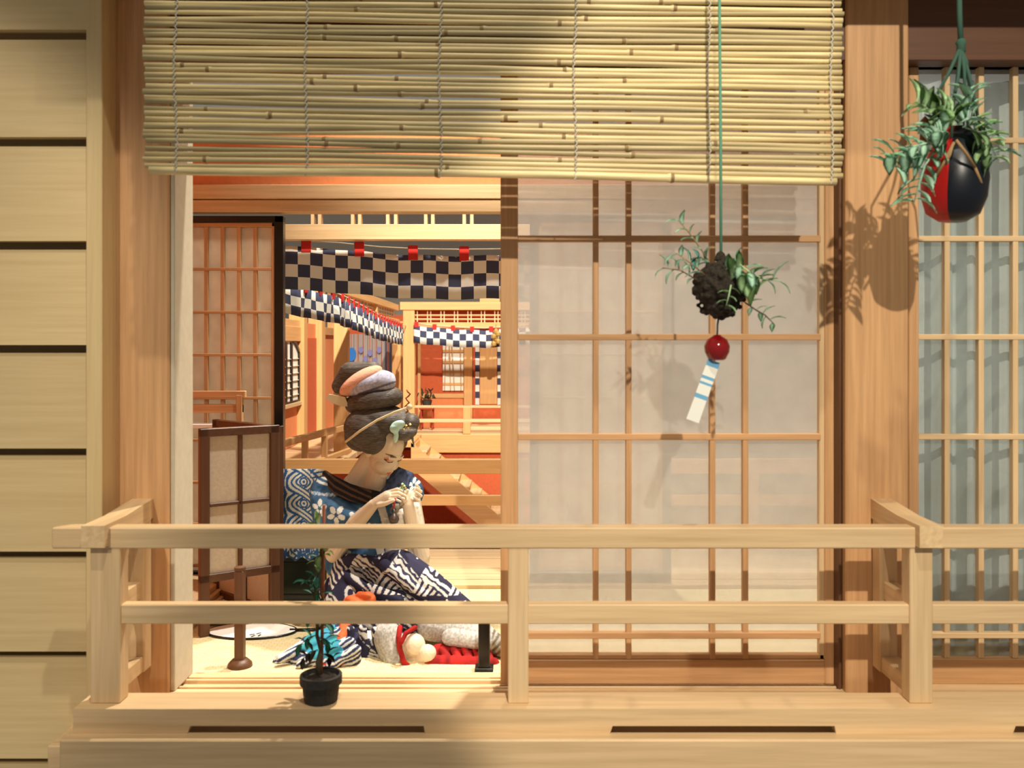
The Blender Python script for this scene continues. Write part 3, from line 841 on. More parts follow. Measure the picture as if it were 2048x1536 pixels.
# ================================================================== ROOM FURNISHINGS
# two-leaf folding screen
A_ = Vector((-1.345, 3.76, 0)); Bp = Vector(((557 - 1024) * 3.96 / FPX, 3.96, 0)); Cp = Vector(((430 - 1024) * 4.36 / FPX, 4.36, 0))
fs = thing('folding_screen', 'dark framed two-leaf paper folding screen on the tatami', 'screen', Vector((Bp.x, Bp.y, TZ)))
ST = 0.765
def leaf(p, q, zb_, z1, nh, label=None):
    d = (q - p).normalized()
    def vbar(t, wdt, za=None):
        c = p.lerp(q, t)
        beam('stile' if wdt > .03 else 'mullion', c + Vector((0, 0, za if za is not None else zb_)), c + Vector((0, 0, z1)), 0.03, wdt, M['brown_wood'], fs)
    L = (q - p).length
    def rot_box(t0, t1, z0, z1_, th, nm, mat):
        a, b_ = p.lerp(q, t0), p.lerp(q, t1)
        beam(nm, a + Vector((0, 0, (z0+z1_)/2)), b_ + Vector((0, 0, (z0+z1_)/2)), th, z1_ - z0, mat, fs)
    sw = 0.042 / L
    rot_box(0, sw, TZ, z1, 0.034, 'stile', M['brown_wood']); rot_box(1 - sw, 1, TZ, z1, 0.034, 'stile', M['brown_wood'])
    rot_box(0.5 - 0.01 / L, 0.5 + 0.01 / L, zb_, z1, 0.024, 'mullion', M['brown_wood'])
    rot_box(0, 1, z1 - 0.036, z1, 0.034, 'rail', M['brown_wood_X']); rot_box(0, 1, zb_, zb_ + 0.036, 0.034, 'rail', M['brown_wood_X'])
    zs = [zb_ + 0.03]
    for k in range(1, nh):
        z = zb_ + (z1 - zb_) * k / nh; zs.append(z)
        rot_box(sw, 1 - sw, z - 0.008, z + 0.008, 0.024, 'rail', M['brown_wood_X'])
    zs.append(z1 - 0.03)
    for t0, t1 in ((sw, .5), (.5, 1 - sw)):
        for a, b_ in zip(zs, zs[1:]): rot_box(t0, t1, a, b_, 0.006, 'paper', M['screen_paper'])
leaf(A_, Bp, 0.10, ST, 2)
leaf(Bp + Vector((0.0, 0.04, 0)), Cp, TZ + 0.01, ST - 0.01, 3)

# wooden rack seen above the screen
rk = thing('wooden_rack', 'low wooden rack with two bars standing behind the folding screen', 'rack', (PX(440, 4.42), 4.42, TZ))
Yk = 4.40
box('bar', PX(340, Yk), PX(490, Yk), Yk, Yk + 0.03, PZ(796, Yk), PZ(782, Yk), M['cedar_X'], rk)
box('bar', PX(340, Yk), PX(484, Yk), Yk + .004, Yk + 0.03, PZ(826, Yk), PZ(809, Yk), M['cedar_X'], rk)
box('upright', PX(472, Yk), PX(484, Yk), Yk - .002, Yk + 0.032, TZ, PZ(790, Yk), M['cedar_Z'], rk)
box('upright', PX(350, Yk), PX(362, Yk), Yk - .002, Yk + 0.032, TZ, PZ(790, Yk), M['cedar_Z'], rk)
box('shelf', PX(340, Yk), PX(484, Yk), Yk - 0.01, Yk + 0.06, PZ(857, Yk), PZ(848, Yk), M['paper_white'], rk)

# slender stand with round foot
Ys = 3.42
sd = thing('pole_stand', 'slender dark wooden pole on a round foot near the threshold', 'stand', (PX(480, Ys), Ys, TZ))
put('foot', lathe_me([(0, 0), (0.048, 0), (0.046, 0.012), (0.03, 0.028), (0, 0.03)], 24), M['brown_wood'], sd, (PX(480, Ys), Ys, TZ), True)
box('pole', PX(480, Ys) - 0.018, PX(480, Ys) + 0.018, Ys - 0.018, Ys + 0.018, TZ + 0.02, PZ(1140, Ys), M['brown_wood'], sd)
put('cap', lathe_me([(0, 0), (0.022, 0), (0.022, 0.012), (0, 0.016)], 16), M['brown_wood'], sd, (PX(480, Ys), Ys, PZ(1140, Ys)))
Yq = 3.385
bp_ = thing('lacquer_post', 'short black lacquered post beside the red underskirt', 'stand', (PX(968, Yq), Yq, TZ))
box('post', PX(957, Yq), PX(980, Yq), Yq - 0.022, Yq + 0.022, TZ, PZ(1222, Yq), M['black_lacquer'], bp_)
box('foot', PX(950, Yq), PX(987, Yq), Yq - 0.03, Yq + 0.03, TZ, TZ + 0.014, M['black_lacquer'], bp_)
# black lacquer chest
ch = thing('lacquer_chest', 'low black lacquered chest behind the doll', 'chest', (PX(620, 4.35), 4.35, TZ))
box('body', PX(548, 4.30), PX(690, 4.30), 4.30, 4.47, TZ, PZ(1122, 4.3), M['green_black_lacquer'], ch, 0.006)
box('lid', PX(544, 4.29), PX(694, 4.29), 4.285, 4.48, PZ(1122, 4.3), PZ(1112, 4.3), M['green_black_lacquer'], ch, 0.004)
box('plinth', PX(546, 4.295), PX(692, 4.295), 4.29, 4.475, TZ, TZ + 0.03, M['black_lacquer'], ch, 0.004)
# round paper fans
def fan(px, py, rx, rz, Y0, mat, label, hd, z=TZ):
    Y = (ZC - z) * FPX / (py - HY); c = Vector((PX(px, Y), Y, z))
    r = thing('paper_fan', label, 'fan', c, 'paper fans on the tatami')
    prof = []
    bm = bmesh.new()
    n = 36
    for zz, s in ((0.002, 1.0), (0.008, 1.0)):
        vs_ = [bm.verts.new((rx * s * math.cos(2*math.pi*k/n) * (1 + 0.05 * math.cos(4*math.pi*k/n)), rz * s * math.sin(2*math.pi*k/n), zz)) for k in range(n)]
        prof.append(vs_)
    bm.faces.new(prof[0][::-1]); bm.faces.new(prof[1])
    for k in range(n): bm.faces.new((prof[0][k], prof[0][(k+1) % n], prof[1][(k+1) % n], prof[1][k]))
    put('paper', bm2me(bm), mat, r, c)
    rim = [c + Vector((rx * 1.01 * math.cos(2*math.pi*k/n) * (1 + 0.05 * math.cos(4*math.pi*k/n)), rz * 1.01 * math.sin(2*math.pi*k/n), 0.005)) for k in range(n + 1)]
    tube('rim', rim, 0.005, M['black_lacquer'], r, 6)
    a = c + Vector((rx * 0.9 * math.cos(hd), rz * 0.9 * math.sin(hd), 0.008)); b_ = c + Vector(((rx + 0.17) * math.cos(hd), (rz + 0.17) * math.sin(hd), 0.008))
    tube('handle', [a, b_], [0.006, 0.008], M['black_lacquer'], r, 8)
    return r, c
fr, fc = fan(503, 1264, 0.185, 0.105, 0, M['paper_white'], 'white round paper fan with dark rim on the tatami', 0.05)
for k, (dx, dy) in enumerate(((0.02, -0.06), (0.045, -0.045), (0.03, -0.08), (0.055, -0.07))):
    me = boxme(0.022, 0.006, 0.002, 0); me.transform(Matrix.Rotation(0.5 + 0.3 * k, 4, 'Z')); put('ink_mark', me, M['black_lacquer'], fr, fc + Vector((dx, dy, 0.009)))
fan(436, 1238, 0.078, 0.075, 0, M['fan_blue'], 'pale blue round paper fan lying beside the white fan', 1.7, TZ + 0.01)

# ================================================================== THE DOLL
def capsule(bm, p0, p1, r0, r1, seg=14):
    p0, p1 = Vector(p0), Vector(p1)
    d = p1 - p0; L = d.length
    if L < 1e-6: d = Vector((0, 0, 1)); L = 1e-6
    t = d.normalized()
    a = Vector((0, 0, 1)) if abs(t.z) < 0.9 else Vector((1, 0, 0))
    n = t.cross(a).normalized(); b_ = t.cross(n)
    prof = []
    for k in range(5): an = math.pi/2 * (1 - k / 4); prof.append((-r0 * math.sin(an), r0 * math.cos(an)))
    for k in range(5): an = math.pi/2 * k / 4; prof.append((L + r1 * math.sin(an), r1 * math.cos(an)))
    rings = []
    for s, r in prof:
        c = p0 + t * s
        if r < 1e-6: rings.append([bm.verts.new(c)])
        else: rings.append([bm.verts.new(c + r * (math.cos(2*math.pi*k/seg) * n + math.sin(2*math.pi*k/seg) * b_)) for k in range(seg)])
    for a_, c_ in zip(rings, rings[1:]):
        for k in range(seg):
            k2 = (k+1) % seg
            if len(a_) == 1: bm.faces.new((a_[0], c_[k], c_[k2]))
            elif len(c_) == 1: bm.faces.new((a_[k2], a_[k], c_[0]))
            else: bm.faces.new((a_[k], c_[k], c_[k2], a_[k2]))
def ellipsoid(bm, c, rad, R=None, sub=3):
    Mx = Matrix.Translation(Vector(c)) @ (R.to_4x4() if R is not None else Matrix.Identity(4)) @ Matrix.Diagonal((*rad, 1))
    bmesh.ops.create_icosphere(bm, subdivisions=sub, radius=1, matrix=Mx)
def blob(name, build, voxel, smooth, mat, parent, colfn=None, base=(0, 0, 0)):
    bm = bmesh.new(); build(bm)
    bmesh.ops.recalc_face_normals(bm, faces=bm.faces)
    me0 = bpy.data.meshes.new('tmp'); bm.to_mesh(me0); bm.free()
    ob = bpy.data.objects.new('tmp', me0); COL.objects.link(ob)
    m1 = ob.modifiers.new('r', 'REMESH'); m1.mode = 'VOXEL'; m1.voxel_size = voxel
    m2 = ob.modifiers.new('s', 'SMOOTH'); m2.factor = 0.5; m2.iterations = smooth
    dg = bpy.context.evaluated_depsgraph_get()
    me = bpy.data.meshes.new_from_object(ob.evaluated_get(dg))
    bpy.data.objects.remove(ob); bpy.data.meshes.remove(me0)
    n = len(me.vertices)
    co = np.empty(n * 3, dtype=np.float32); me.vertices.foreach_get('co', co); co = co.reshape(-1, 3)
    if colfn is not None:
        c = np.ones((n, 4), dtype=np.float32); c[:, :3] = colfn(co)
        at = me.color_attributes.new('print', 'FLOAT_COLOR', 'POINT'); at.data.foreach_set('color', c.ravel())
    me.materials.clear()
    return put(name, me, mat, parent, smooth=True)
def lin(r, g, b): return np.array(srgb(r, g, b)[:3], dtype=np.float32)
def uv_of(co, Y=3.85):
    """flat print coordinates on the cloth (units: ~2.2 mm)"""
    return 1024 + co[:, 0] * FPX / Y, HY - (co[:, 2] - ZC) * FPX / Y
def vnoise(u, v, s, seed=0):
    """cheap smooth value noise"""
    x, y = u / s + seed * 13.7, v / s + seed * 7.1
    xi, yi = np.floor(x), np.floor(y); fx, fy = x - xi, y - yi
    fx, fy = fx*fx*(3-2*fx), fy*fy*(3-2*fy)
    h = lambda a, b: np.modf(np.abs(np.sin(a * 127.1 + b * 311.7 + seed) * 43758.5453))[0]
    return (h(xi, yi)*(1-fx) + h(xi+1, yi)*fx)*(1-fy) + (h(xi, yi+1)*(1-fx) + h(xi+1, yi+1)*fx)*fy
def mixc(m, a, b): m = m.astype(np.float32)[:, None]; return a * (1 - m) + b * m

YH = 4.02
doll = thing('person', 'seated doll in blue and white kimono with high tied hair, looking at a small bell', 'person', (PX(740, 3.9), 3.9, TZ))
f_ = Vector((0.67, -0.47, -0.57)).normalized()
u_ = Vector((0.47, -0.33, 0.82)); u_ = (u_ - f_ * u_.dot(f_)).normalized()
r_ = f_.cross(u_).normalized()          # toward her right
RH = Matrix((r_, -f_, u_)).transposed()  # local: x = her right, -y = forward, z = up
hc = W(768, 899, YH)
def HL(x, y, z): return hc + r_ * x + f_ * y + u_ * z   # y forward
D = lambda px, py, Y: W(px, py, Y)

def build_body(bm):
    # skull and face
    ellipsoid(bm, HL(0, -0.012, 0.025), (0.078, 0.098, 0.095), RH)
    ellipsoid(bm, HL(0, 0.028, -0.035), (0.064, 0.066, 0.078), RH)
    ellipsoid(bm, HL(0, 0.056, -0.098), (0.025, 0.024, 0.022), RH)        # chin
    for s in (-1, 1):
        ellipsoid(bm, HL(s * 0.036, 0.052, -0.044), (0.031, 0.034, 0.034), RH)   # cheeks
        ellipsoid(bm, HL(s * 0.032, 0.077, 0.000), (0.017, 0.010, 0.008), RH)    # lids
        ellipsoid(bm, HL(s * 0.078, -0.012, -0.012), (0.010, 0.020, 0.030), RH)  # ears
    ellipsoid(bm, HL(0, 0.080, 0.018), (0.05, 0.012, 0.02), RH)           # brow
    capsule(bm, HL(0, 0.084, 0.006), HL(0, 0.098, -0.034), 0.006, 0.0078)  # nose
    for s in (-1, 1): ellipsoid(bm, HL(s * 0.009, 0.094, -0.037), (0.007, 0.007, 0.006), RH)
    ellipsoid(bm, HL(0, 0.085, -0.060), (0.017, 0.009, 0.006), RH)
    ellipsoid(bm, HL(0, 0.083, -0.070), (0.014, 0.009, 0.006), RH)
    # neck, chest, back
    capsule(bm, HL(0, -0.035, -0.04), D(712, 972, 4.10), 0.050, 0.062)
    capsule(bm, D(712, 972, 4.10), D(700, 1010, 4.10), 0.066, 0.10)
    capsule(bm, HL(0, 0.012, -0.075), D(745, 992, 4.06), 0.040, 0.060)
    ellipsoid(bm, D(716, 1050, 4.08), (0.17, 0.12, 0.20))
    ellipsoid(bm, D(722, 1150, 4.06), (0.16, 0.12, 0.18))
    # her right arm (toward the camera)
    capsule(bm, D(655, 1000, 4.03), D(668, 1108, 3.93), 0.055, 0.040)
    capsule(bm, D(668, 1108, 3.93), D(712, 1046, 3.86), 0.040, 0.038)
    capsule(bm, D(712, 1046, 3.86), D(747, 1009, 3.82), 0.038, 0.024)
    # right hand
    capsule(bm, D(747, 1009, 3.82), D(772, 993, 3.82), 0.023, 0.022)
    capsule(bm, D(752, 1005, 3.835), D(774, 990, 3.845), 0.022, 0.020)
    fin = [((776, 984, 3.86), (795, 978, 3.85), (811, 985, 3.83), .0074),
           ((778, 988, 3.84), (797, 985, 3.825), (811, 992, 3.81), .0076),
           ((778, 994, 3.82), (796, 992, 3.805), (808, 998, 3.795), .0074),
           ((776, 1000, 3.81), (791, 999, 3.795), (801, 1003, 3.79), .0066)]
    for a, b_, c, r in fin:
        capsule(bm, D(768, 997, 3.83), D(*a), r * 1.2, r * 1.1); capsule(bm, D(*a), D(*b_), r * 1.1, r); capsule(bm, D(*b_), D(*c), r, r * .8)
    capsule(bm, D(757, 1010, 3.80), D(772, 1007, 3.785), .012, .010); capsule(bm, D(772, 1007, 3.785), D(787, 1001, 3.78), .010, .0075)
    # her left arm
    capsule(bm, D(815, 985, 4.10), D(842, 1112, 3.95), 0.055, 0.042)
    capsule(bm, D(842, 1112, 3.95), D(816, 1010, 3.87), 0.042, 0.026)
    capsule(bm, D(816, 1010, 3.87), D(816, 990, 3.88), 0.026, 0.024)
    capsule(bm, D(810, 1000, 3.86), D(810, 988, 3.87), 0.018, 0.016)
    fin = [((826, 984, 3.90), (838, 976, 3.885), (832, 970, 3.865), .0072),
           ((830, 989, 3.885), (842, 983, 3.865), (834, 977, 3.845), .0074),
           ((830, 995, 3.87), (842, 992, 3.85), (833, 985, 3.83), .0074),
           ((828, 1001, 3.855), (837, 1001, 3.835), (828, 995, 3.82), .0068)]
    for a, b_, c, r in fin:
        capsule(bm, D(818, 993, 3.87), D(*a), r * 1.2, r * 1.1); capsule(bm, D(*a), D(*b_), r * 1.1, r); capsule(bm, D(*b_), D(*c), r, r * .85)
    capsule(bm, D(808, 1002, 3.85), D(808, 990, 3.84), .012, .010); capsule(bm, D(808, 990, 3.84), D(815, 981, 3.835), .010, .008)
    # hips, legs (hidden under the robe) and the soles of two white-socked feet
    ellipsoid(bm, D(725, 1200, 4.02), (0.18, 0.15, 0.11))
    capsule(bm, D(740, 1200, 3.98), D(800, 1150, 3.82), 0.085, 0.065)
    capsule(bm, D(800, 1150, 3.82), D(905, 1225, 3.72), 0.060, 0.040)
    capsule(bm, D(720, 1215, 3.98), D(700, 1300, 3.62), 0.085, 0.06)
    capsule(bm, D(700, 1300, 3.62), D(815, 1305, 3.56), 0.055, 0.045)
    capsule(bm, D(812, 1300, 3.56), D(828, 1290, 3.49), 0.050, 0.046)
    capsule(bm, D(840, 1318, 3.50), D(855, 1307, 3.47), 0.034, 0.036)
    capsule(bm, D(815, 1305, 3.56), D(836, 1320, 3.50), 0.045, 0.035)
def col_body(co):
    c = np.tile(lin(222, 200, 172), (len(co), 1))
    P = co - np.array(hc, dtype=np.float32)
    x = P @ np.array(r_); y = P @ np.array(f_); z = P @ np.array(u_)
    u, v = uv_of(co, 4.0)
    head = (np.sqrt(x*x + y*y + z*z) < 0.17) & (v < 962)
    fr = head & (y > 0.05)
    lips = fr & (y > 0.078) & (((x/0.016)**2 + ((z + 0.065)/0.0085)**2) < 1)
    c[lips] = lin(190, 116, 94)
    for s in (-1, 1):
        eye = fr & ((((x - s*0.032)/0.018)**2 + ((z + 0.003 - 0.06*np.abs(x - s*.032))/0.0042)**2) < 1)
        c[eye] = lin(70, 44, 34)
        eye_makeup = fr & ((((x - s*0.033)/0.020)**2 + ((z - 0.004)/0.009)**2) < 1) & ~eye
        c[eye_makeup] = lin(214, 160, 130)  # reddish make-up painted around the eyes
        brow = fr & ((((x - s*0.034)/0.022)**2 + ((z - 0.030 + 8*(x - s*.034)**2)/0.0036)**2) < 1)
        c[brow] = lin(110, 84, 66)
    sock = (v > 1240)
    c[sock] = mixc(vnoise(u, v, 2.2, 5), lin(158, 154, 148), lin(192, 188, 180))[sock]
    return c
blob('body', build_body, 0.0022, 3, M['painted_skin'], doll, col_body)

# ---- hair
def hair_mat():
    m, nt, b = newmat('hair')
    L = nt.links
    tc = nt.nodes.new('ShaderNodeTexCoord')
    mp = nt.nodes.new('ShaderNodeMapping'); mp.inputs['Scale'].default_value = (40, 40, 380); mp.inputs['Rotation'].default_value = (0.2, 0.55, 0)
    L.new(tc.outputs['Object'], mp.inputs['Vector'])
    n = nt.nodes.new('ShaderNodeTexNoise'); n.inputs['Scale'].default_value = 1; n.inputs['Detail'].default_value = 3
    L.new(mp.outputs[0], n.inputs['Vector'])
    r = nt.nodes.new('ShaderNodeValToRGB'); r.color_ramp.elements[0].color = srgb(40, 33, 29); r.color_ramp.elements[1].color = srgb(116, 104, 92)
    r.color_ramp.elements[0].position = .25; r.color_ramp.elements[1].position = .75
    L.new(n.outputs['Fac'], r.inputs['Fac']); L.new(r.outputs['Color'], b.inputs['Base Color'])
    bp = nt.nodes.new('ShaderNodeBump'); bp.inputs['Strength'].default_value = 0.7; bp.inputs['Distance'].default_value = 0.004
    L.new(n.outputs['Fac'], bp.inputs['Height']); L.new(bp.outputs['Normal'], b.inputs['Normal'])
    b.inputs['Roughness'].default_value = 0.5; b.inputs['Specular IOR Level'].default_value = 0.3
hair_mat()
px2 = YH / FPX
def R2(deg): return Matrix.Rotation(math.radians(deg), 3, 'Y')
def hair_main(bm):
    ellipsoid(bm, D(737, 858, YH - .02), (50*px2, 0.105, 42*px2), R2(14))         # side wing toward camera
    ellipsoid(bm, D(762, 838, YH + .02), (62*px2, 0.13, 33*px2), R2(8))
    ellipsoid(bm, D(795, 850, YH + .02), (42*px2, 0.10, 34*px2), R2(20))
    ellipsoid(bm, D(722, 872, YH + .08), (34*px2, 0.10, 32*px2), R2(10))          # nape
    ellipsoid(bm, D(766, 872, YH + .05), (52*px2, 0.10, 40*px2), R2(20))
    ellipsoid(bm, D(751, 884, YH - .035), (33*px2, 0.075, 25*px2), R2(-14))
def hair_fringe(bm):
    ellipsoid(bm, D(812, 866, YH - .055), (23*px2, 0.045, 13*px2), R2(-12))
    ellipsoid(bm, D(805, 868, YH - .06), (18*px2, 0.045, 13*px2), R2(-8))
    ellipsoid(bm, D(822, 846, YH - .02), (17*px2, 0.06, 20*px2), R2(20))
    capsule(bm, D(824, 872, YH - .075), D(828, 894, YH - .09), 0.007, 0.004)
def hair_roll(bm):
    for k in range(24):
        a = 2 * math.pi * k / 24; b2 = 2 * math.pi * (k + 1) / 24
        p = lambda t: D(748 + 40 * math.cos(t), 801 - 8 * math.cos(t) , YH + .03 + 0.085 * math.sin(t)) 
        capsule(bm, p(a), p(b2), 19*px2, 19*px2)
    ellipsoid(bm, D(748, 801, YH + .03), (42*px2, .09, 17*px2))
def hair_bun(bm):
    capsule(bm, D(680, 772, YH + .03), D(700, 745, YH + .03), 17*px2, 22*px2)
    capsule(bm, D(700, 745, YH + .03), D(745, 742, YH + .03), 22*px2, 20*px2)
    capsule(bm, D(745, 742, YH + .03), D(762, 750, YH + .03), 19*px2, 12*px2)
hm_ = blob('hair', hair_main, 0.005, 6, M['hair'], doll)
blob('hair_fringe', hair_fringe, 0.004, 4, M['hair'], hm_)
blob('hair_roll', hair_roll, 0.005, 4, M['hair'], hm_)
blob('hair_bun', hair_bun, 0.005, 4, M['hair'], hm_)
def band(bm):
    ellipsoid(bm, D(741, 768, YH + .01), (52*px2, .095, 24*px2), R2(-16))
    ellipsoid(bm, D(765, 764, YH + .0), (27*px2, .08, 24*px2), R2(-5))
def col_band(co):
    u, v = uv_of(co, YH)
    n = vnoise(u, v, 3, 1)
    c = mixc(n, lin(150, 150, 172), lin(196, 192, 206))
    k = np.abs((v - 779) + 0.34 * (u - 745)) < 2.2
    c[k & (u > 720)] = lin(110, 104, 122)
    return c
hb_ = blob('hair_cloth', band, 0.004, 3, M['printed_cloth'], doll, col_band); hb_['label'] = 'lavender grey crepe hair cloth'
def band2(bm):
    ellipsoid(bm, D(722, 762, YH + .012), (50*px2, .088, 20*px2), R2(-33))
put_o = blob('hair_ribbon', band2, 0.004, 3, plain('peach_cloth', srgb(232, 168, 138), .85, .3, 200, .1), doll); put_o['label'] = 'peach crepe ribbon'
tube('hair_pin', [D(691, 884, YH - .12), D(720, 862, YH - .145), D(755, 840, YH - .15), D(790, 824, YH - .13), D(818, 814, YH - .12)], 0.0055, M['shell_pin'], doll, 8)
put('hair_pin_knob', lathe_me([(0, -.014), (.012, -.008), (.014, 0), (.010, .010), (0, .014)], 12), M['shell_pin'], doll, D(819, 814, YH - .12), True)
tube('hair_string', [D(812 + 4 * math.sin(k * 1.6) + k * 0.5, 826 - 4.2 * k, YH - .10 + 0.008 * math.cos(k * 1.6)) for k in range(12)], 0.0035, M['red_stem'], doll, 6)
prism('comb', [(PX(653, YH), PZ(795, YH)), (PX(660, YH), PZ(788, YH)), (PX(692, YH), PZ(793, YH)), (PX(700, YH), PZ(812, YH)), (PX(686, YH), PZ(812, YH)), (PX(668, YH), PZ(806, YH))], YH - .03, YH + .01, M['shell_pin'], doll)
def orn(bm):
    ellipsoid(bm, D(796, 850, YH - .105), (15*px2, .014, 9*px2), R2(-18)); ellipsoid(bm, D(789, 858, YH - .11), (10*px2, .014, 9*px2), R2(25)); ellipsoid(bm, D(792, 874, YH - .105), (5*px2, .012, 12*px2), R2(8))
o = blob('hair_ornament', orn, 0.004, 2, M['teal_ornament'], doll); o['label'] = 'pale teal hair ornament'
for px, py in ((812, 851), (820, 849), (817, 856), (808, 858)): put('hair_bead', lathe_me([(0, -.008), (.008, 0), (0, .008)], 8), M['gold'], doll, D(px, py, YH - .125))

# ---- kimono prints
def flower(u, v, cu, cv, R, rot):
    du, dv = u - cu, v - cv
    m = np.zeros(len(u), bool)
    for k in range(5):
        a = rot + 2 * math.pi * k / 5
        x = du * math.cos(a) + dv * math.sin(a); y = -du * math.sin(a) + dv * math.cos(a)
        m |= ((x - R * .62) / (R * .42)) ** 2 + (y / (R * .27)) ** 2 < 1
    return m
def col_upper(co):
    u, v = uv_of(co, 3.95)
    n = vnoise(u, v, 9, 2)
    c = mixc(n, lin(48, 80, 118), lin(80, 116, 148))
    for cu, cv, R, ro in ((677, 1026, 19, .3), (640, 1016, 17, .9), (715, 1030, 14, .1), (650, 1062, 15, .5), (700, 1070, 17, .2), (790, 960, 13, .4), (822, 978, 12, 0.9), (826, 955, 9, .2), (740, 1060, 14, .8), (690, 1100, 14, .4)):
        c[flower(u, v, cu, cv, R, ro)] = lin(226, 230, 226)
    # pale stripes by the collar and a frayed pale seam
    for k, off in enumerate((0, 9, 18)):
        line = np.abs(v - (952 + off + 0.28 * (u - 640)) ) < 2.3
        c[line & (u > 625) & (u < 668)] = lin(220, 224, 220)
    seam = np.abs(v - (990 + 0.06 * (u - 640) + 3 * (vnoise(u, v, 2.5, 5) - .5))) < 2.6
    c[seam & (u < 745)] = mixc(vnoise(u, v, 3, 6), lin(90, 130, 170), lin(230, 232, 226))[seam & (u < 745)]
    side = (u > 750) & (v > 1015) & (np.abs(((u - v * .3) % 26) - 13) < 7)
    c[side] = lin(228, 224, 210)
    return c
def build_upper(bm):
    # shoulders and bodice
    ellipsoid(bm, D(722, 1050, 4.08), (0.190, 0.142, 0.19))
    ellipsoid(bm, D(725, 1120, 4.06), (0.175, 0.142, 0.15))
    capsule(bm, D(652, 985, 4.06), D(700, 1002, 4.10), 0.078, 0.088)
    capsule(bm, D(812, 985, 4.12), D(750, 1002, 4.12), 0.085, 0.085)
    capsule(bm, D(800, 962, 4.14), D(818, 985, 4.12), 0.055, 0.07)
    # upper sleeve of her right arm, pushed up at the elbow
    capsule(bm, D(652, 1000, 4.03), D(662, 1070, 3.95), 0.075, 0.070)
    capsule(bm, D(670, 1020, 3.96), D(705, 1040, 3.93), 0.060, 0.050)
up = blob('kimono_bodice', build_upper, 0.0035, 5, M['printed_cloth'], doll, col_upper); up['label'] = 'blue kimono bodice printed with white blossoms'

def build_collar(bm):
    for off, r in ((0, .013), (4, .014), (8, .014), (12, .014), (16, .014), (20, .013), (24, .012)):
        P = [D(650, 946 + off * .8, 4.08 - off * .001), D(672, 959 + off, 4.00 - off * .0022), D(700, 973 + off, 3.965 - off * .0012), D(730, 982 + off * .9, 3.955), D(766, 990 + off * .7, 3.96)]
        for a, b_ in zip(P, P[1:]): capsule(bm, a, b_, r, r)
    for off in (0, 6, 12, 18, 24):
        P = [D(758 + off * .5, 1000, 3.955), D(772 + off * .8, 982 + off * .2, 3.99), D(786 + off, 964 + off * .3, 4.05), D(796 + off, 942 + off * .4, 4.12)]
        for a, b_ in zip(P, P[1:]): capsule(bm, a, b_, .018, .020)
def col_collar(co):
    u, v = uv_of(co, 3.97)
    s = (v - 0.45 * (u - 650)) 
    c = mixc((np.sin(s * .55) > .4) & (u < 745), lin(34, 30, 34), lin(92, 68, 50))
    c[u > 762] = mixc(vnoise(u, v, 5, 3), lin(40, 46, 70), lin(86, 96, 124))[u > 762]
    return c
cl = blob('collar', build_collar, 0.0035, 4, M['printed_cloth'], doll, col_collar); cl['label'] = 'dark striped kimono collar'

# hanging sleeve with chain print
def build_sleeve(bm):
    ps = []
    for i in range(9):
        for j in range(12):
            pass
    # soft slab with slight folds
    n, m_ = 16, 24
    F = []; Bk = []
    for i in range(n + 1):
        a = []; b2 = []
        for j in range(m_ + 1):
            px = 558 + (646 - 558) * i / n; py = 938 + (1118 - 938) * j / m_ + (4 * math.sin(i * 1.3) if j == m_ else 0)
            yy = 4.125 - 0.014 * math.sin(i * .55 + 0.4) - 0.010 * math.sin(j * .35) - 0.02 * j / m_
            a.append(bm.verts.new(D(px, py, yy))); b2.append(bm.verts.new(D(px, py, yy + 0.05)))
        F.append(a); Bk.append(b2)
    for i in range(n):
        for j in range(m_):
            bm.faces.new((F[i][j], F[i][j+1], F[i+1][j+1], F[i+1][j])); bm.faces.new((Bk[i][j], Bk[i+1][j], Bk[i+1][j+1], Bk[i][j+1]))
    for i in range(n):
        bm.faces.new((F[i][0], F[i+1][0], Bk[i+1][0], Bk[i][0])); bm.faces.new((F[i][m_], Bk[i][m_], Bk[i+1][m_], F[i+1][m_]))
    for j in range(m_):
        bm.faces.new((F[0][j], Bk[0][j], Bk[0][j+1], F[0][j+1])); bm.faces.new((F[n][j], F[n][j+1], Bk[n][j+1], Bk[n][j]))
def col_sleeve(co):
    u, v = uv_of(co, 4.09)
    c = np.tile(lin(232, 226, 206), (len(co), 1))
    blue = lin(58, 96, 146)
    # two interlaced ropes with blue outlines, small rings in the eyes
    per = 88.0
    ph = (v - 944) / per * 2 * math.pi
    pale = lin(232, 226, 206)
    def rope(sign):
        x0 = 604 + sign * 23 * np.sin(ph)
        sl = np.sqrt(1 + (23 * 2 * math.pi / per * np.cos(ph)) ** 2)
        return np.abs(u - x0) / sl
    dA, dB = rope(1), rope(-1)
    over = np.cos(ph) > 0
    for first, second in ((dB, dA), (dA, dB)):
        m = over if first is dB else ~over
        for d in (first, second):
            c[m & (d < 10.5)] = blue
            c[m & (d < 6.0)] = pale
            c[m & (d < 1.6)] = blue
    eye = (np.abs(np.sin(ph)) * 0 + np.hypot(u - 604, (np.mod(v - 944 - per/4 + per/4, per/2) - per/4) * 1.0))
    c[(eye < 9.5)] = blue
    c[(eye < 6.0)] = pale
    c[(eye < 2.8)] = blue
    ed = np.abs(u - (570 - 5 * np.abs(np.sin(ph)))) < 3.2
    c[ed] = blue
    fr = (v > 1095) & (vnoise(u * 2.2, v, 5, 4) > .45)
    c[fr] = blue
    c[(v < 960) & (u > 618) & (((v + u * .1) % 9) < 3)] = blue
    return c
sv = blob('hanging_sleeve', build_sleeve, 0.0032, 4, M['printed_cloth'], doll, col_sleeve); sv['label'] = 'white sleeve with blue chain print'

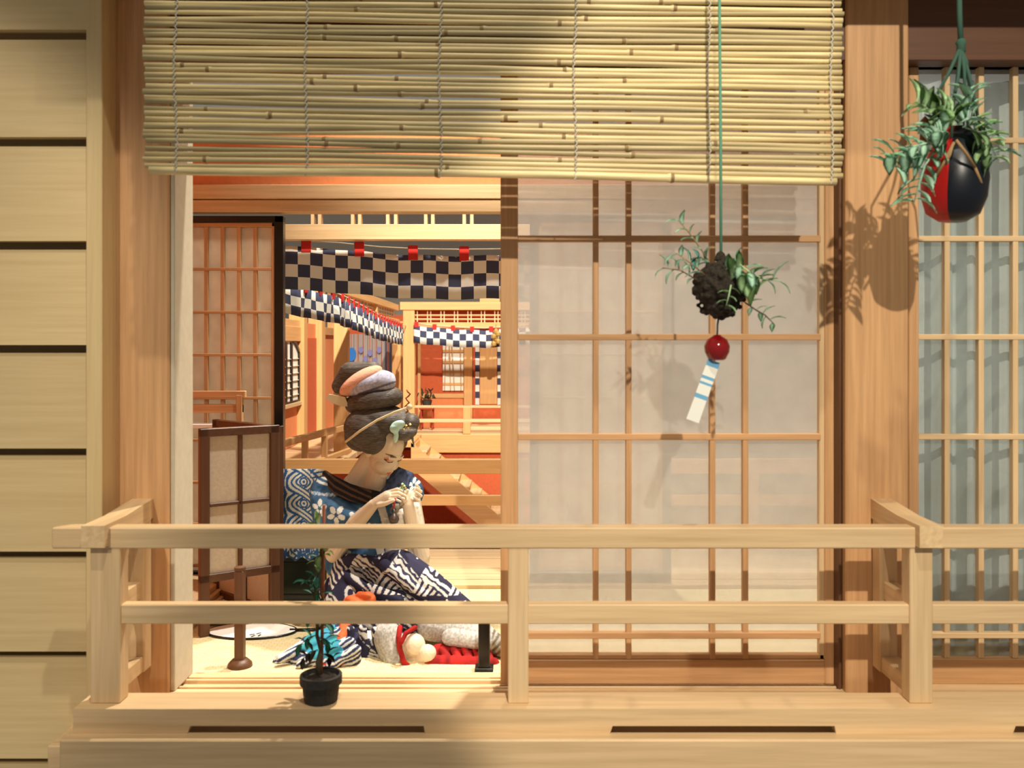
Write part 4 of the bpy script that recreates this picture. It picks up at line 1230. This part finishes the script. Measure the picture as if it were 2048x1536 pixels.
# sleeve linings around the forearms
def build_cuff(bm):
    capsule(bm, D(838, 1118, 3.96), D(826, 1016, 3.93), 0.050, 0.034)
    capsule(bm, D(790, 1100, 3.98), D(806, 1030, 3.96), 0.045, 0.030)
def col_cuff(co):
    u, v = uv_of(co, 3.95); return mixc(vnoise(u, v, 3, 8), lin(206, 198, 184), lin(232, 226, 212))
cf = blob('inner_sleeve', build_cuff, 0.0035, 4, M['printed_cloth'], doll, col_cuff)

# skirt
def col_skirt(co):
    u, v = uv_of(co, 3.75)
    navy = lin(46, 44, 66); pale = lin(214, 210, 202)
    w1 = 7 * (vnoise(u, v, 22, 9) - .5); 
    a = (u * 0.80 + v * 0.60) ; b_ = (-u * 0.60 + v * 0.80)
    SA, SB = 62.0, 46.0
    ca = np.floor((a + w1) / SA); cb = np.floor((b_ - w1) / SB)
    ta = (a + w1) / SA - ca; tb = (b_ - w1) / SB - cb
    kind = np.mod(ca + cb, 2)
    rnd = np.modf(np.abs(np.sin(ca * 12.9898 + cb * 78.233) * 43758.5))[0]
    # feathered cells: tapering strokes
    fan_ = np.sin((tb * (3.8 + 1.6 * rnd) + 0.9 * ta * (rnd - .3) + 0.6 * vnoise(u, v, 9, 3)) * 2 * math.pi)
    thick = -0.25 + 0.9 * ta
    feather = fan_ > thick - .35
    c = np.where((kind == 0)[:, None], np.where(feather[:, None], pale, navy), np.tile(navy, (len(co), 1)))
    tri = (kind == 1) & (ta + tb < 0.85) & (rnd > .45)
    c[tri & (np.sin(ta * 34) > -.2)] = pale
    dots = (kind == 1) & (np.hypot((ta - .6) * SA, (tb - .6) * SB) < 3.6)
    c[dots] = pale
    ring = (kind == 1) & (rnd < .3) & (np.abs(np.hypot((ta - .5) * SA, (tb - .5) * SB) - 9) < 2.6)
    c[ring] = pale
    return c.astype(np.float32)
def build_skirt(bm):
    ellipsoid(bm, D(725, 1190, 4.0), (0.20, 0.17, 0.13))
    capsule(bm, D(735, 1165, 3.98), D(800, 1138, 3.84), 0.115, 0.085)
    capsule(bm, D(800, 1138, 3.84), D(850, 1168, 3.76), 0.085, 0.075)
    capsule(bm, D(850, 1168, 3.76), D(925, 1222, 3.70), 0.075, 0.055)
    capsule(bm, D(790, 1150, 3.88), D(900, 1235, 3.78), 0.11, 0.07)
    capsule(bm, D(700, 1145, 3.92), D(690, 1210, 3.82), 0.085, 0.09)
    capsule(bm, D(690, 1210, 3.80), D(712, 1300, 3.58), 0.095, 0.062)
    capsule(bm, D(712, 1298, 3.58), D(790, 1300, 3.60), 0.072, 0.078)
    capsule(bm, D(730, 1240, 3.72), D(850, 1245, 3.74), 0.09, 0.06)
    # folds
    for a, b_, r in (((700, 1120, 3.86), (770, 1125, 3.80), .03), ((690, 1150, 3.84), (745, 1190, 3.72), .028), ((770, 1130, 3.76), (850, 1190, 3.68), .026),
                     ((740, 1180, 3.74), (800, 1200, 3.69), .03), ((700, 1260, 3.56), (705, 1325, 3.53), .02), ((725, 1258, 3.54), (735, 1328, 3.52), .018), ((750, 1262, 3.53), (762, 1325, 3.52), .018)):
        capsule(bm, D(*a), D(*b_), r, r * .8)
sk = blob('kimono_skirt', build_skirt, 0.0035, 5, M['printed_cloth'], doll, col_skirt); sk['label'] = 'navy and white feather patterned kimono skirt'
# spread hem on the floor to the left
def build_hem(bm):
    capsule(bm, D(700, 1275, 3.66), D(620, 1300, 3.56), 0.075, 0.06)
    capsule(bm, D(640, 1290, 3.56), D(560, 1325, 3.47), 0.06, 0.030)
    capsule(bm, D(690, 1300, 3.52), D(600, 1322, 3.46), 0.055, 0.038)
    capsule(bm, D(700, 1318, 3.46), D(640, 1328, 3.44), 0.045, 0.036)
    for a, b_ in (((690, 1262, 3.56), (560, 1318, 3.42)), ((700, 1285, 3.48), (600, 1330, 3.40)), ((712, 1300, 3.44), (660, 1334, 3.40))):
        capsule(bm, D(*a), D(*b_), .022, .016)
def col_hem(co):
    u, v = uv_of(co, 3.5)
    c = mixc(np.sin((v * .9 + u * .35 + 10 * vnoise(u, v, 16, 2)) * .75) > .1, lin(50, 56, 86), lin(206, 206, 204))
    bl_ = ((u - 645) / 46) ** 2 + ((v - 1285 - 0.15 * (u - 645)) / 17) ** 2 < 1 + .5 * (vnoise(u, v, 9, 4) - .5)
    c[bl_] = mixc(vnoise(u, v, 14, 5), lin(70, 150, 190), lin(60, 150, 150))[bl_]
    rd = (vnoise(u, v, 7, 7) > .80) & (v > 1310) & (u > 640)
    c[rd] = lin(190, 50, 50)
    return c
hm2 = blob('kimono_hem', build_hem, 0.0035, 4, M['printed_cloth'], doll, col_hem); hm2['label'] = 'blue and white hem spread on the tatami'
# pale inner robe and red underskirt
def build_robe(bm):
    capsule(bm, D(775, 1272, 3.54), D(790, 1318, 3.50), 0.060, 0.055)
    capsule(bm, D(860, 1255, 3.66), D(960, 1275, 3.56), 0.055, 0.045)
    capsule(bm, D(900, 1275, 3.55), D(975, 1284, 3.52), 0.035, 0.035)
    capsule(bm, D(965, 1270, 3.58), D(1010, 1300, 3.52), 0.05, 0.035)
def col_robe(co):
    u, v = uv_of(co, 3.55)
    n = vnoise(u, v, 2.4, 3)
    c = mixc(n, lin(150, 146, 140), lin(206, 202, 194))
    k = (u > 985) & (np.sin((u + v) * .45) > 0)
    c[k] = lin(120, 110, 90)
    return c
rb = blob('inner_robe', build_robe, 0.0035, 4, M['printed_cloth'], doll, col_robe); rb['label'] = 'speckled grey-white inner robe'
def build_red(bm):
    capsule(bm, D(860, 1325, 3.47), D(985, 1330, 3.46), 0.030, 0.030)
    capsule(bm, D(880, 1312, 3.56), D(985, 1312, 3.56), 0.05, 0.045)
    for k in range(5): capsule(bm, D(885 + 22 * k, 1300, 3.52), D(905 + 20 * k, 1330, 3.45), .016, .016)
    P = [D(800, 1255, 3.50), D(797, 1275, 3.455), D(800, 1300, 3.435), D(808, 1325, 3.435), D(822, 1338, 3.44)]
    for a, b_ in zip(P, P[1:]): capsule(bm, a, b_, .011, .011)
    P = [D(830, 1255, 3.50), D(812, 1266, 3.455), D(803, 1285, 3.435)]
    for a, b_ in zip(P, P[1:]): capsule(bm, a, b_, .010, .008)
def col_red(co):
    u, v = uv_of(co, 3.46)
    c = mixc(vnoise(u, v, 10, 2), lin(118, 20, 20), lin(184, 36, 30))
    mk = (np.abs(v - 1331) < 3.5) & (u > 880) & (u < 960) & (np.mod(u, 9) < 5) & (vnoise(u, v, 3, 4) > .4)
    c[mk] = lin(230, 214, 160)
    return c
rd = blob('red_underskirt', build_red, 0.003, 3, M['printed_cloth'], doll, col_red); rd['label'] = 'red underskirt with pale marks'
def build_obi(bm):
    capsule(bm, D(700, 1205, 3.68), D(735, 1200, 3.66), .030, .036); capsule(bm, D(702, 1208, 3.67), D(682, 1280, 3.52), .026, .020)
    capsule(bm, D(720, 1192, 3.66), D(735, 1192, 3.64), .020, .016); capsule(bm, D(700, 1200, 3.64), D(718, 1210, 3.62), .02, .02)
ob_ = blob('sash_knot', build_obi, 0.0035, 3, M['orange_cloth'], doll); ob_['label'] = 'orange knotted sash cloth'

# bell held on a red cord
be = thing('hand_bell', 'small dark iron bell on a red cord held by the doll', 'bell', D(788, 1046, 3.79))
put('bell', lathe_me([(0, -.022), (.016, -.019), (.023, -.004), (.021, .008), (.010, .018), (.005, .024), (0, .024)], 20), M['iron'], be, D(788, 1037, 3.79), True)
pts = [D(786.5, 1021, 3.79) + Vector((0.011 * math.cos(t), 0, 0.014 * math.sin(t))) for t in np.linspace(0, 2 * math.pi, 17)]
tube('ring', pts, .0035, M['iron'], be, 6)
tube('cord', [D(791, 996, 3.79), D(789, 1004, 3.785), D(788, 1012, 3.79), D(786.5, 1017, 3.79)], .0048, M['red_cord'], be, 6)
fp = thing('flower_sprig', 'tiny yellow sprig held between the doll hands', 'flower', D(806, 978, 3.80))
for k in range(5):
    put('petal', lathe_me([(0, -.007), (.007, 0), (0, .007)], 6), M['gold'] if k % 2 else M['leaf_pale'], fp, D(801 + 3.2 * k * (1 if k % 2 else .6), 976 - 4 * (k % 3), 3.80))
tube('stem', [D(808, 984, 3.81), D(804, 972, 3.80)], .003, M['leaf_green'], fp, 6)

# ================================================================== PLANTS
def leaf_me(L, wd):
    bm = bmesh.new()
    n = 5
    l = []; r = []
    for i in range(n + 1):
        t = i / n; ww = wd * math.sin(math.pi * min(1, t * 0.92 + .06)) ; z = 0.12 * L * math.sin(math.pi * t)
        l.append(bm.verts.new((-ww, L * t, z + .25 * ww))); r.append(bm.verts.new((ww, L * t, z + .25 * ww)))
    c = [bm.verts.new((0, L * i / n, 0.12 * L * math.sin(math.pi * i / n) - .1 * wd)) for i in range(n + 1)]
    for i in range(n):
        bm.faces.new((l[i], c[i], c[i+1], l[i+1])); bm.faces.new((c[i], r[i], r[i+1], c[i+1]))
    bmesh.ops.solidify(bm, geom=bm.faces[:], thickness=0.0012)
    me = bpy.data.meshes.new('leaf'); bm.to_mesh(me); bm.free()
    return me
LM = {}
def leaf_obj(parent, p, dirv, L, mat, wd=None, nm='leaf'):
    key = mat.name
    if key not in LM:
        LM[key] = leaf_me(1.0, 0.24); LM[key].materials.append(mat)
        LM[key].polygons.foreach_set('use_smooth', [True] * len(LM[key].polygons))
    o = put(nm, LM[key], None, parent, p)
    o.rotation_euler = Vector(dirv).to_track_quat('Y', 'Z').to_euler()
    wd = wd or L
    o.scale = (wd, L, L)
    return o
def frond(parent, pts, nleaf, L, mat, stem_mat, r=0.0022, spread=1.0, rnd=random):
    """curved stem with paired leaflets"""
    P = [Vector(p) for p in pts]
    st_ = tube('stem', P, [r] * (len(P) - 1) + [r * .5], stem_mat, parent, 5)
    segs = len(P) - 1
    for k in range(nleaf):
        t = (k + 0.7) / nleaf * segs
        i = min(segs - 1, int(t)); p = P[i].lerp(P[i+1], t - i)
        d = (P[i+1] - P[i]).normalized()
        side = d.cross(Vector((0, -1, 0.25))).normalized()
        s = 1 if k % 2 else -1
        dv = (d * 0.65 + side * s * spread + Vector((rnd.uniform(-.3, .3), rnd.uniform(-.5, .2), rnd.uniform(-.2, .3)))).normalized()
        leaf_obj(parent, p, dv, 1.3 * L * rnd.uniform(.75, 1.25), mat)

# hanging fern ball with wind bell
YK = 2.62
kd = thing('hanging_fern_ball', 'dark moss ball with ferns, red glass wind bell and paper strip on green cord', 'hanging plant', W(1440, 640, YK))
tube('cord', [Vector((PX(1438, YK), 2.668, 2.47)), W(1438, -100, YK), W(1441, 250, YK), W(1442, 510, YK)], 0.0045, M['green_cord'], kd, 6)
def moss(bm):
    rs = random.Random(3)
    ellipsoid(bm, W(1441, 572, YK), (0.078, 0.075, 0.074))
    ellipsoid(bm, W(1437, 606, YK), (0.045, 0.045, 0.04))
    for k in range(150):
        a = rs.uniform(0, 2*math.pi); z = rs.uniform(-1, 1); q = math.sqrt(1 - z*z)
        c = W(1441, 574, YK) + Vector((0.078*q*math.cos(a), 0.075*q*math.sin(a), 0.078*z - (0.012 if z < -.5 else 0)))
        rr_ = rs.uniform(.006, .014); ellipsoid(bm, c, (rr_, rr_, rr_), None, 1)
mb = blob('moss_ball', moss, 0.004, 1, M['moss'], kd)
mm = put('moss_tuft', lathe_me([(0, -.01), (.02, 0), (.012, .02), (0, .03)], 10), M['moss'], kd, W(1441, 520, YK))
rk2 = random.Random(5)
def K(px, py, dy=0.0): return W(px, py, YK + dy)
frond(kd, [K(1425, 535), K(1400, 495, -.02), K(1378, 465, -.03), K(1356, 440, -.03)], 9, 0.030, M['leaf_green'], M['twig'], rnd=rk2)
frond(kd, [K(1410, 550, -.05), K(1380, 525, -.07), K(1352, 506, -.08)], 7, 0.035, M['leaf_green'], M['twig'], rnd=rk2)
frond(kd, [K(1395, 560, -.03), K(1360, 540, -.05), K(1325, 536, -.05)], 7, 0.032, M['leaf_green'], M['twig'], rnd=rk2)
frond(kd, [K(1450, 540, -.06), K(1475, 525, -.08), K(1500, 545, -.09), K(1525, 558, -.09), K(1560, 562, -.09)], 12, 0.043, M['leaf_green'], M['leaf_pale'], rnd=rk2)
frond(kd, [K(1460, 560, -.07), K(1480, 545, -.09), K(1505, 560, -.10), K(1520, 575, -.1)], 9, 0.046, M['leaf_pale'], M['leaf_pale'], rnd=rk2)
frond(kd, [K(1462, 570, -.08), K(1458, 590, -.09), K(1452, 612, -.085)], 5, 0.027, M['leaf_pale'], M['leaf_pale'], rnd=rk2)
frond(kd, [K(1490, 605, -.04), K(1512, 620, -.06), K(1530, 630, -.06), K(1548, 648, -.06)], 8, 0.032, M['leaf_green'], M['dark_stem'], rnd=rk2)
frond(kd, [K(1425, 530, .03), K(1402, 515, .04), K(1380, 520, .05)], 6, 0.032, M['leaf_teal'], M['twig'], rnd=rk2)
tube('bell_cord', [K(1438, 630), K(1435, 650), K(1434, 680)], .003, M['dark_stem'], kd, 6)
put('wind_bell', lathe_me([(0, .038), (.010, .038), (.014, .034), (.030, .024), (.038, .004), (.036, -.014), (.026, -.034), (.020, -.038), (.018, -.036), (.030, -.014), (.030, .004), (0, .026)], 28), M['red_glass'], kd, K(1434, 695), True)
# paper strip, twisted in the breeze, banded blue
p0, p1 = K(1428, 722), K(1385, 842)
dv = p1 - p0; sv_ = Vector((dv.z, 0, -dv.x)).normalized() * 0.021
sv_ = Vector((abs(sv_.x), 0, -sv_.z if sv_.x < 0 else sv_.z))
sv_ = Vector((0.94, 0.0, -0.34)).normalized() * 0.019
bands = [(0, .10, 1), (.10, .26, 0), (.26, .31, 1), (.31, .36, 0), (.36, .40, 1), (.40, .56, 0), (.56, .63, 1), (.63, 1, 0)]
bm = bmesh.new()
for a, b_, k in bands:
    q = [p0 + dv * a - sv_, p0 + dv * a + sv_, p0 + dv * b_ + sv_ * 1.05, p0 + dv * b_ - sv_ * 1.05]
    fr_ = [bm.verts.new(x + Vector((0, -.001, 0))) for x in q]; bk_ = [bm.verts.new(x + Vector((0, .001, 0))) for x in q]
    fs_ = [bm.faces.new(fr_), bm.faces.new(bk_[::-1])] + [bm.faces.new((fr_[i], bk_[i], bk_[(i+1) % 4], fr_[(i+1) % 4])) for i in range(4)]
    for f in fs_: f.material_index = k
me = bm2me(bm); me.materials.append(M['paper_white']); me.materials.append(M['paper_blue'])
put('paper_strip', me, None, kd)
tube('strip_cord', [K(1434, 690), K(1431, 712), K(1428, 726)], .002, M['white_cord'], kd, 5)

# hanging red and black pot at the right
YT = 2.66
pt = thing('hanging_pot', 'red and black hanging pot with ferns slung in green rope', 'hanging plant', W(1910, 450, YT))
T = lambda px, py, dy=0.0: W(px, py, YT + dy)
prof = [(0, -.165), (.04, -.163), (.075, -.14), (.092, -.09), (.095, -.03), (.080, .04), (.058, .09), (.036, .12), (.034, .115), (.05, .085), (0, .07)]
me = lathe_me(prof, 48)
me.materials.append(M['pot_red']); me.materials.append(M['pot_black'])
for p in me.polygons:
    p.use_smooth = True
    if math.cos(math.atan2(p.center.y, p.center.x) + 0.35) > -0.32: p.material_index = 1
pot = put('pot', me, None, pt, T(1911, 335)); pot.rotation_euler = (0.0, 0.06, 0)
for a, b_ in (((1908, 285, -.12), (1870, 355, -.11)), ((1912, 280, -.12), (1950, 335, -.1)), ((1950, 335, -.1), (1968, 388, -.05)), ((1905, 290, -.12), (1890, 330, -.115))):
    tube('net_cord', [T(*a), T((a[0]+b_[0])/2 + 2, (a[1]+b_[1])/2, (a[2]+b_[2])/2 - .012), T(*b_)], .0045, M['twig'], pt, 6)
knot = T(1922, 92)
tube('rope', [T(1916, -195, .006), T(1919, 30), knot], .008, M['dark_green_cord'], pt, 6)
put('knot', lathe_me([(0, -.03), (.014, -.018), (.012, 0), (.016, .012), (0, .03)], 10), M['dark_green_cord'], pt, knot, True)
for px, py, dy in ((1868, 200, -.05), (1905, 215, -.09), (1930, 190, -.06), (1958, 245, -.03), (1900, 240, .06), (1948, 235, .07)):
    e = T(px, py, dy)
    tube('rope', [knot, knot.lerp(e, .5) + Vector((0.004, 0, 0)), e], [.006, .005, .004], M['dark_green_cord'], pt, 6)
    tube('rope', [e, T(px + (6 if px > 1911 else -2), py + 60, dy)], .004, M['dark_green_cord'], pt, 6)
put('rope_tassel', lathe_me([(0, -.05), (.012, -.045), (.016, 0), (0, .03)], 8), M['dark_green_cord'], pt, knot + Vector((.006, 0, -.05)), True)
rt = random.Random(11)
for a in ([T(1890, 275, -.10), T(1860, 285, -.12), T(1830, 292, -.12), T(1800, 305, -.11), T(1770, 312, -.1)],
          [T(1880, 290, -.11), T(1850, 330, -.12), T(1838, 370, -.11), T(1828, 405, -.1)],
          [T(1870, 270, -.08), T(1845, 300, -.11), T(1815, 315, -.12), T(1780, 338, -.11)],
          [T(1890, 255, -.08), T(1870, 230, -.11), T(1850, 215, -.1), T(1832, 205, -.1)],
          [T(1905, 255, -.09), T(1905, 230, -.11), T(1880, 215, -.12)],
          [T(1915, 250, -.10), T(1935, 235, -.12), T(1940, 205, -.11), T(1935, 185, -.1)],
          [T(1930, 255, -.09), T(1960, 265, -.10), T(1975, 290, -.09), T(1985, 325, -.08)],
          [T(1925, 255, -.05), T(1950, 245, -.06), T(1970, 260, -.06), T(1995, 320, -.05)],
          [T(1895, 265, -.1), T(1872, 262, -.12), T(1858, 275, -.12)]):
    frond(pt, a, 14, .050, M['leaf_green'] if rt.random() < .65 else M['leaf_pale'], M['leaf_green'], .003, 0.9, rt)
put('bark', lathe_me([(0, -.04), (.016, -.03), (.014, .03), (0, .045)], 8), M['red_stem'], pt, T(1850, 262, -.08))
def soilm(bm): ellipsoid(bm, T(1911, 285), (.05, .05, .03))
blob('soil', soilm, .006, 2, M['soil'], pt)

# small potted plant on the veranda edge
YV = 2.772
vp = thing('potted_sapling', 'small leafy sapling in a dark grey pot on the veranda edge', 'potted plant', (PX(642, YV), YV, 0))
put('pot', lathe_me([(0, 0), (.052, 0), (.056, .03), (.058, .055), (.066, .056), (.066, .082), (.058, .084), (.054, .07), (0, .066)], 24), M['pot_grey'], vp, (PX(642, YV), YV, 0))
put('soil', lathe_me([(0, 0), (.054, 0), (.03, .012), (0, .016)], 16), M['soil'], vp, (PX(642, YV), YV, .066))
V = lambda px, py, dy=0.0: W(px, py, YV + dy)
tube('trunk', [V(640, 1352), V(636, 1325, .015), V(642, 1300, .04), V(634, 1270, .062), V(636, 1230, .068), V(628, 1190, .068), V(636, 1150, .068), V(642, 1100, .068), V(640, 1050, .068)], [.009, .008, .007, .006, .005, .005, .0045, .004, .003], M['dark_stem'], vp, 7)
tube('stake', [V(642, 1350, .02), V(644, 1290, .068), V(645, 1200, .068), V(648, 1010, .068)], .0055, M['red_stem'], vp, 7)
rv = random.Random(21)
for b0, b1, m_ in (((634, 1270), (600, 1290), 'leaf_teal'), ((634, 1275), (665, 1290), 'leaf_teal'), ((636, 1300), (605, 1318), 'dark'), ((632, 1262), (660, 1245), 'leaf_teal'), ((628, 1195), (612, 1160), 'leaf_teal'),
                   ((630, 1180), (650, 1205), 'leaf_teal'), ((636, 1150), (618, 1170), 'leaf_teal'), ((640, 1120), (655, 1100), 'leaf_pale'), ((640, 1110), (628, 1130), 'leaf_pale'), ((638, 1310), (668, 1315), 'dark'), ((632, 1230), (612, 1235), 'leaf_teal'), ((641, 1060), (630, 1045), 'leaf_pale')):
    mt = M['dark_stem'] if m_ == 'dark' else M[m_]
    a, b_ = V(*b0, .066), V(*b1, .062)
    frond(vp, [a, a.lerp(b_, .5) + Vector((0, 0, .008)), b_], 5, .030, mt, M['dark_stem'], .002, .8, rv)
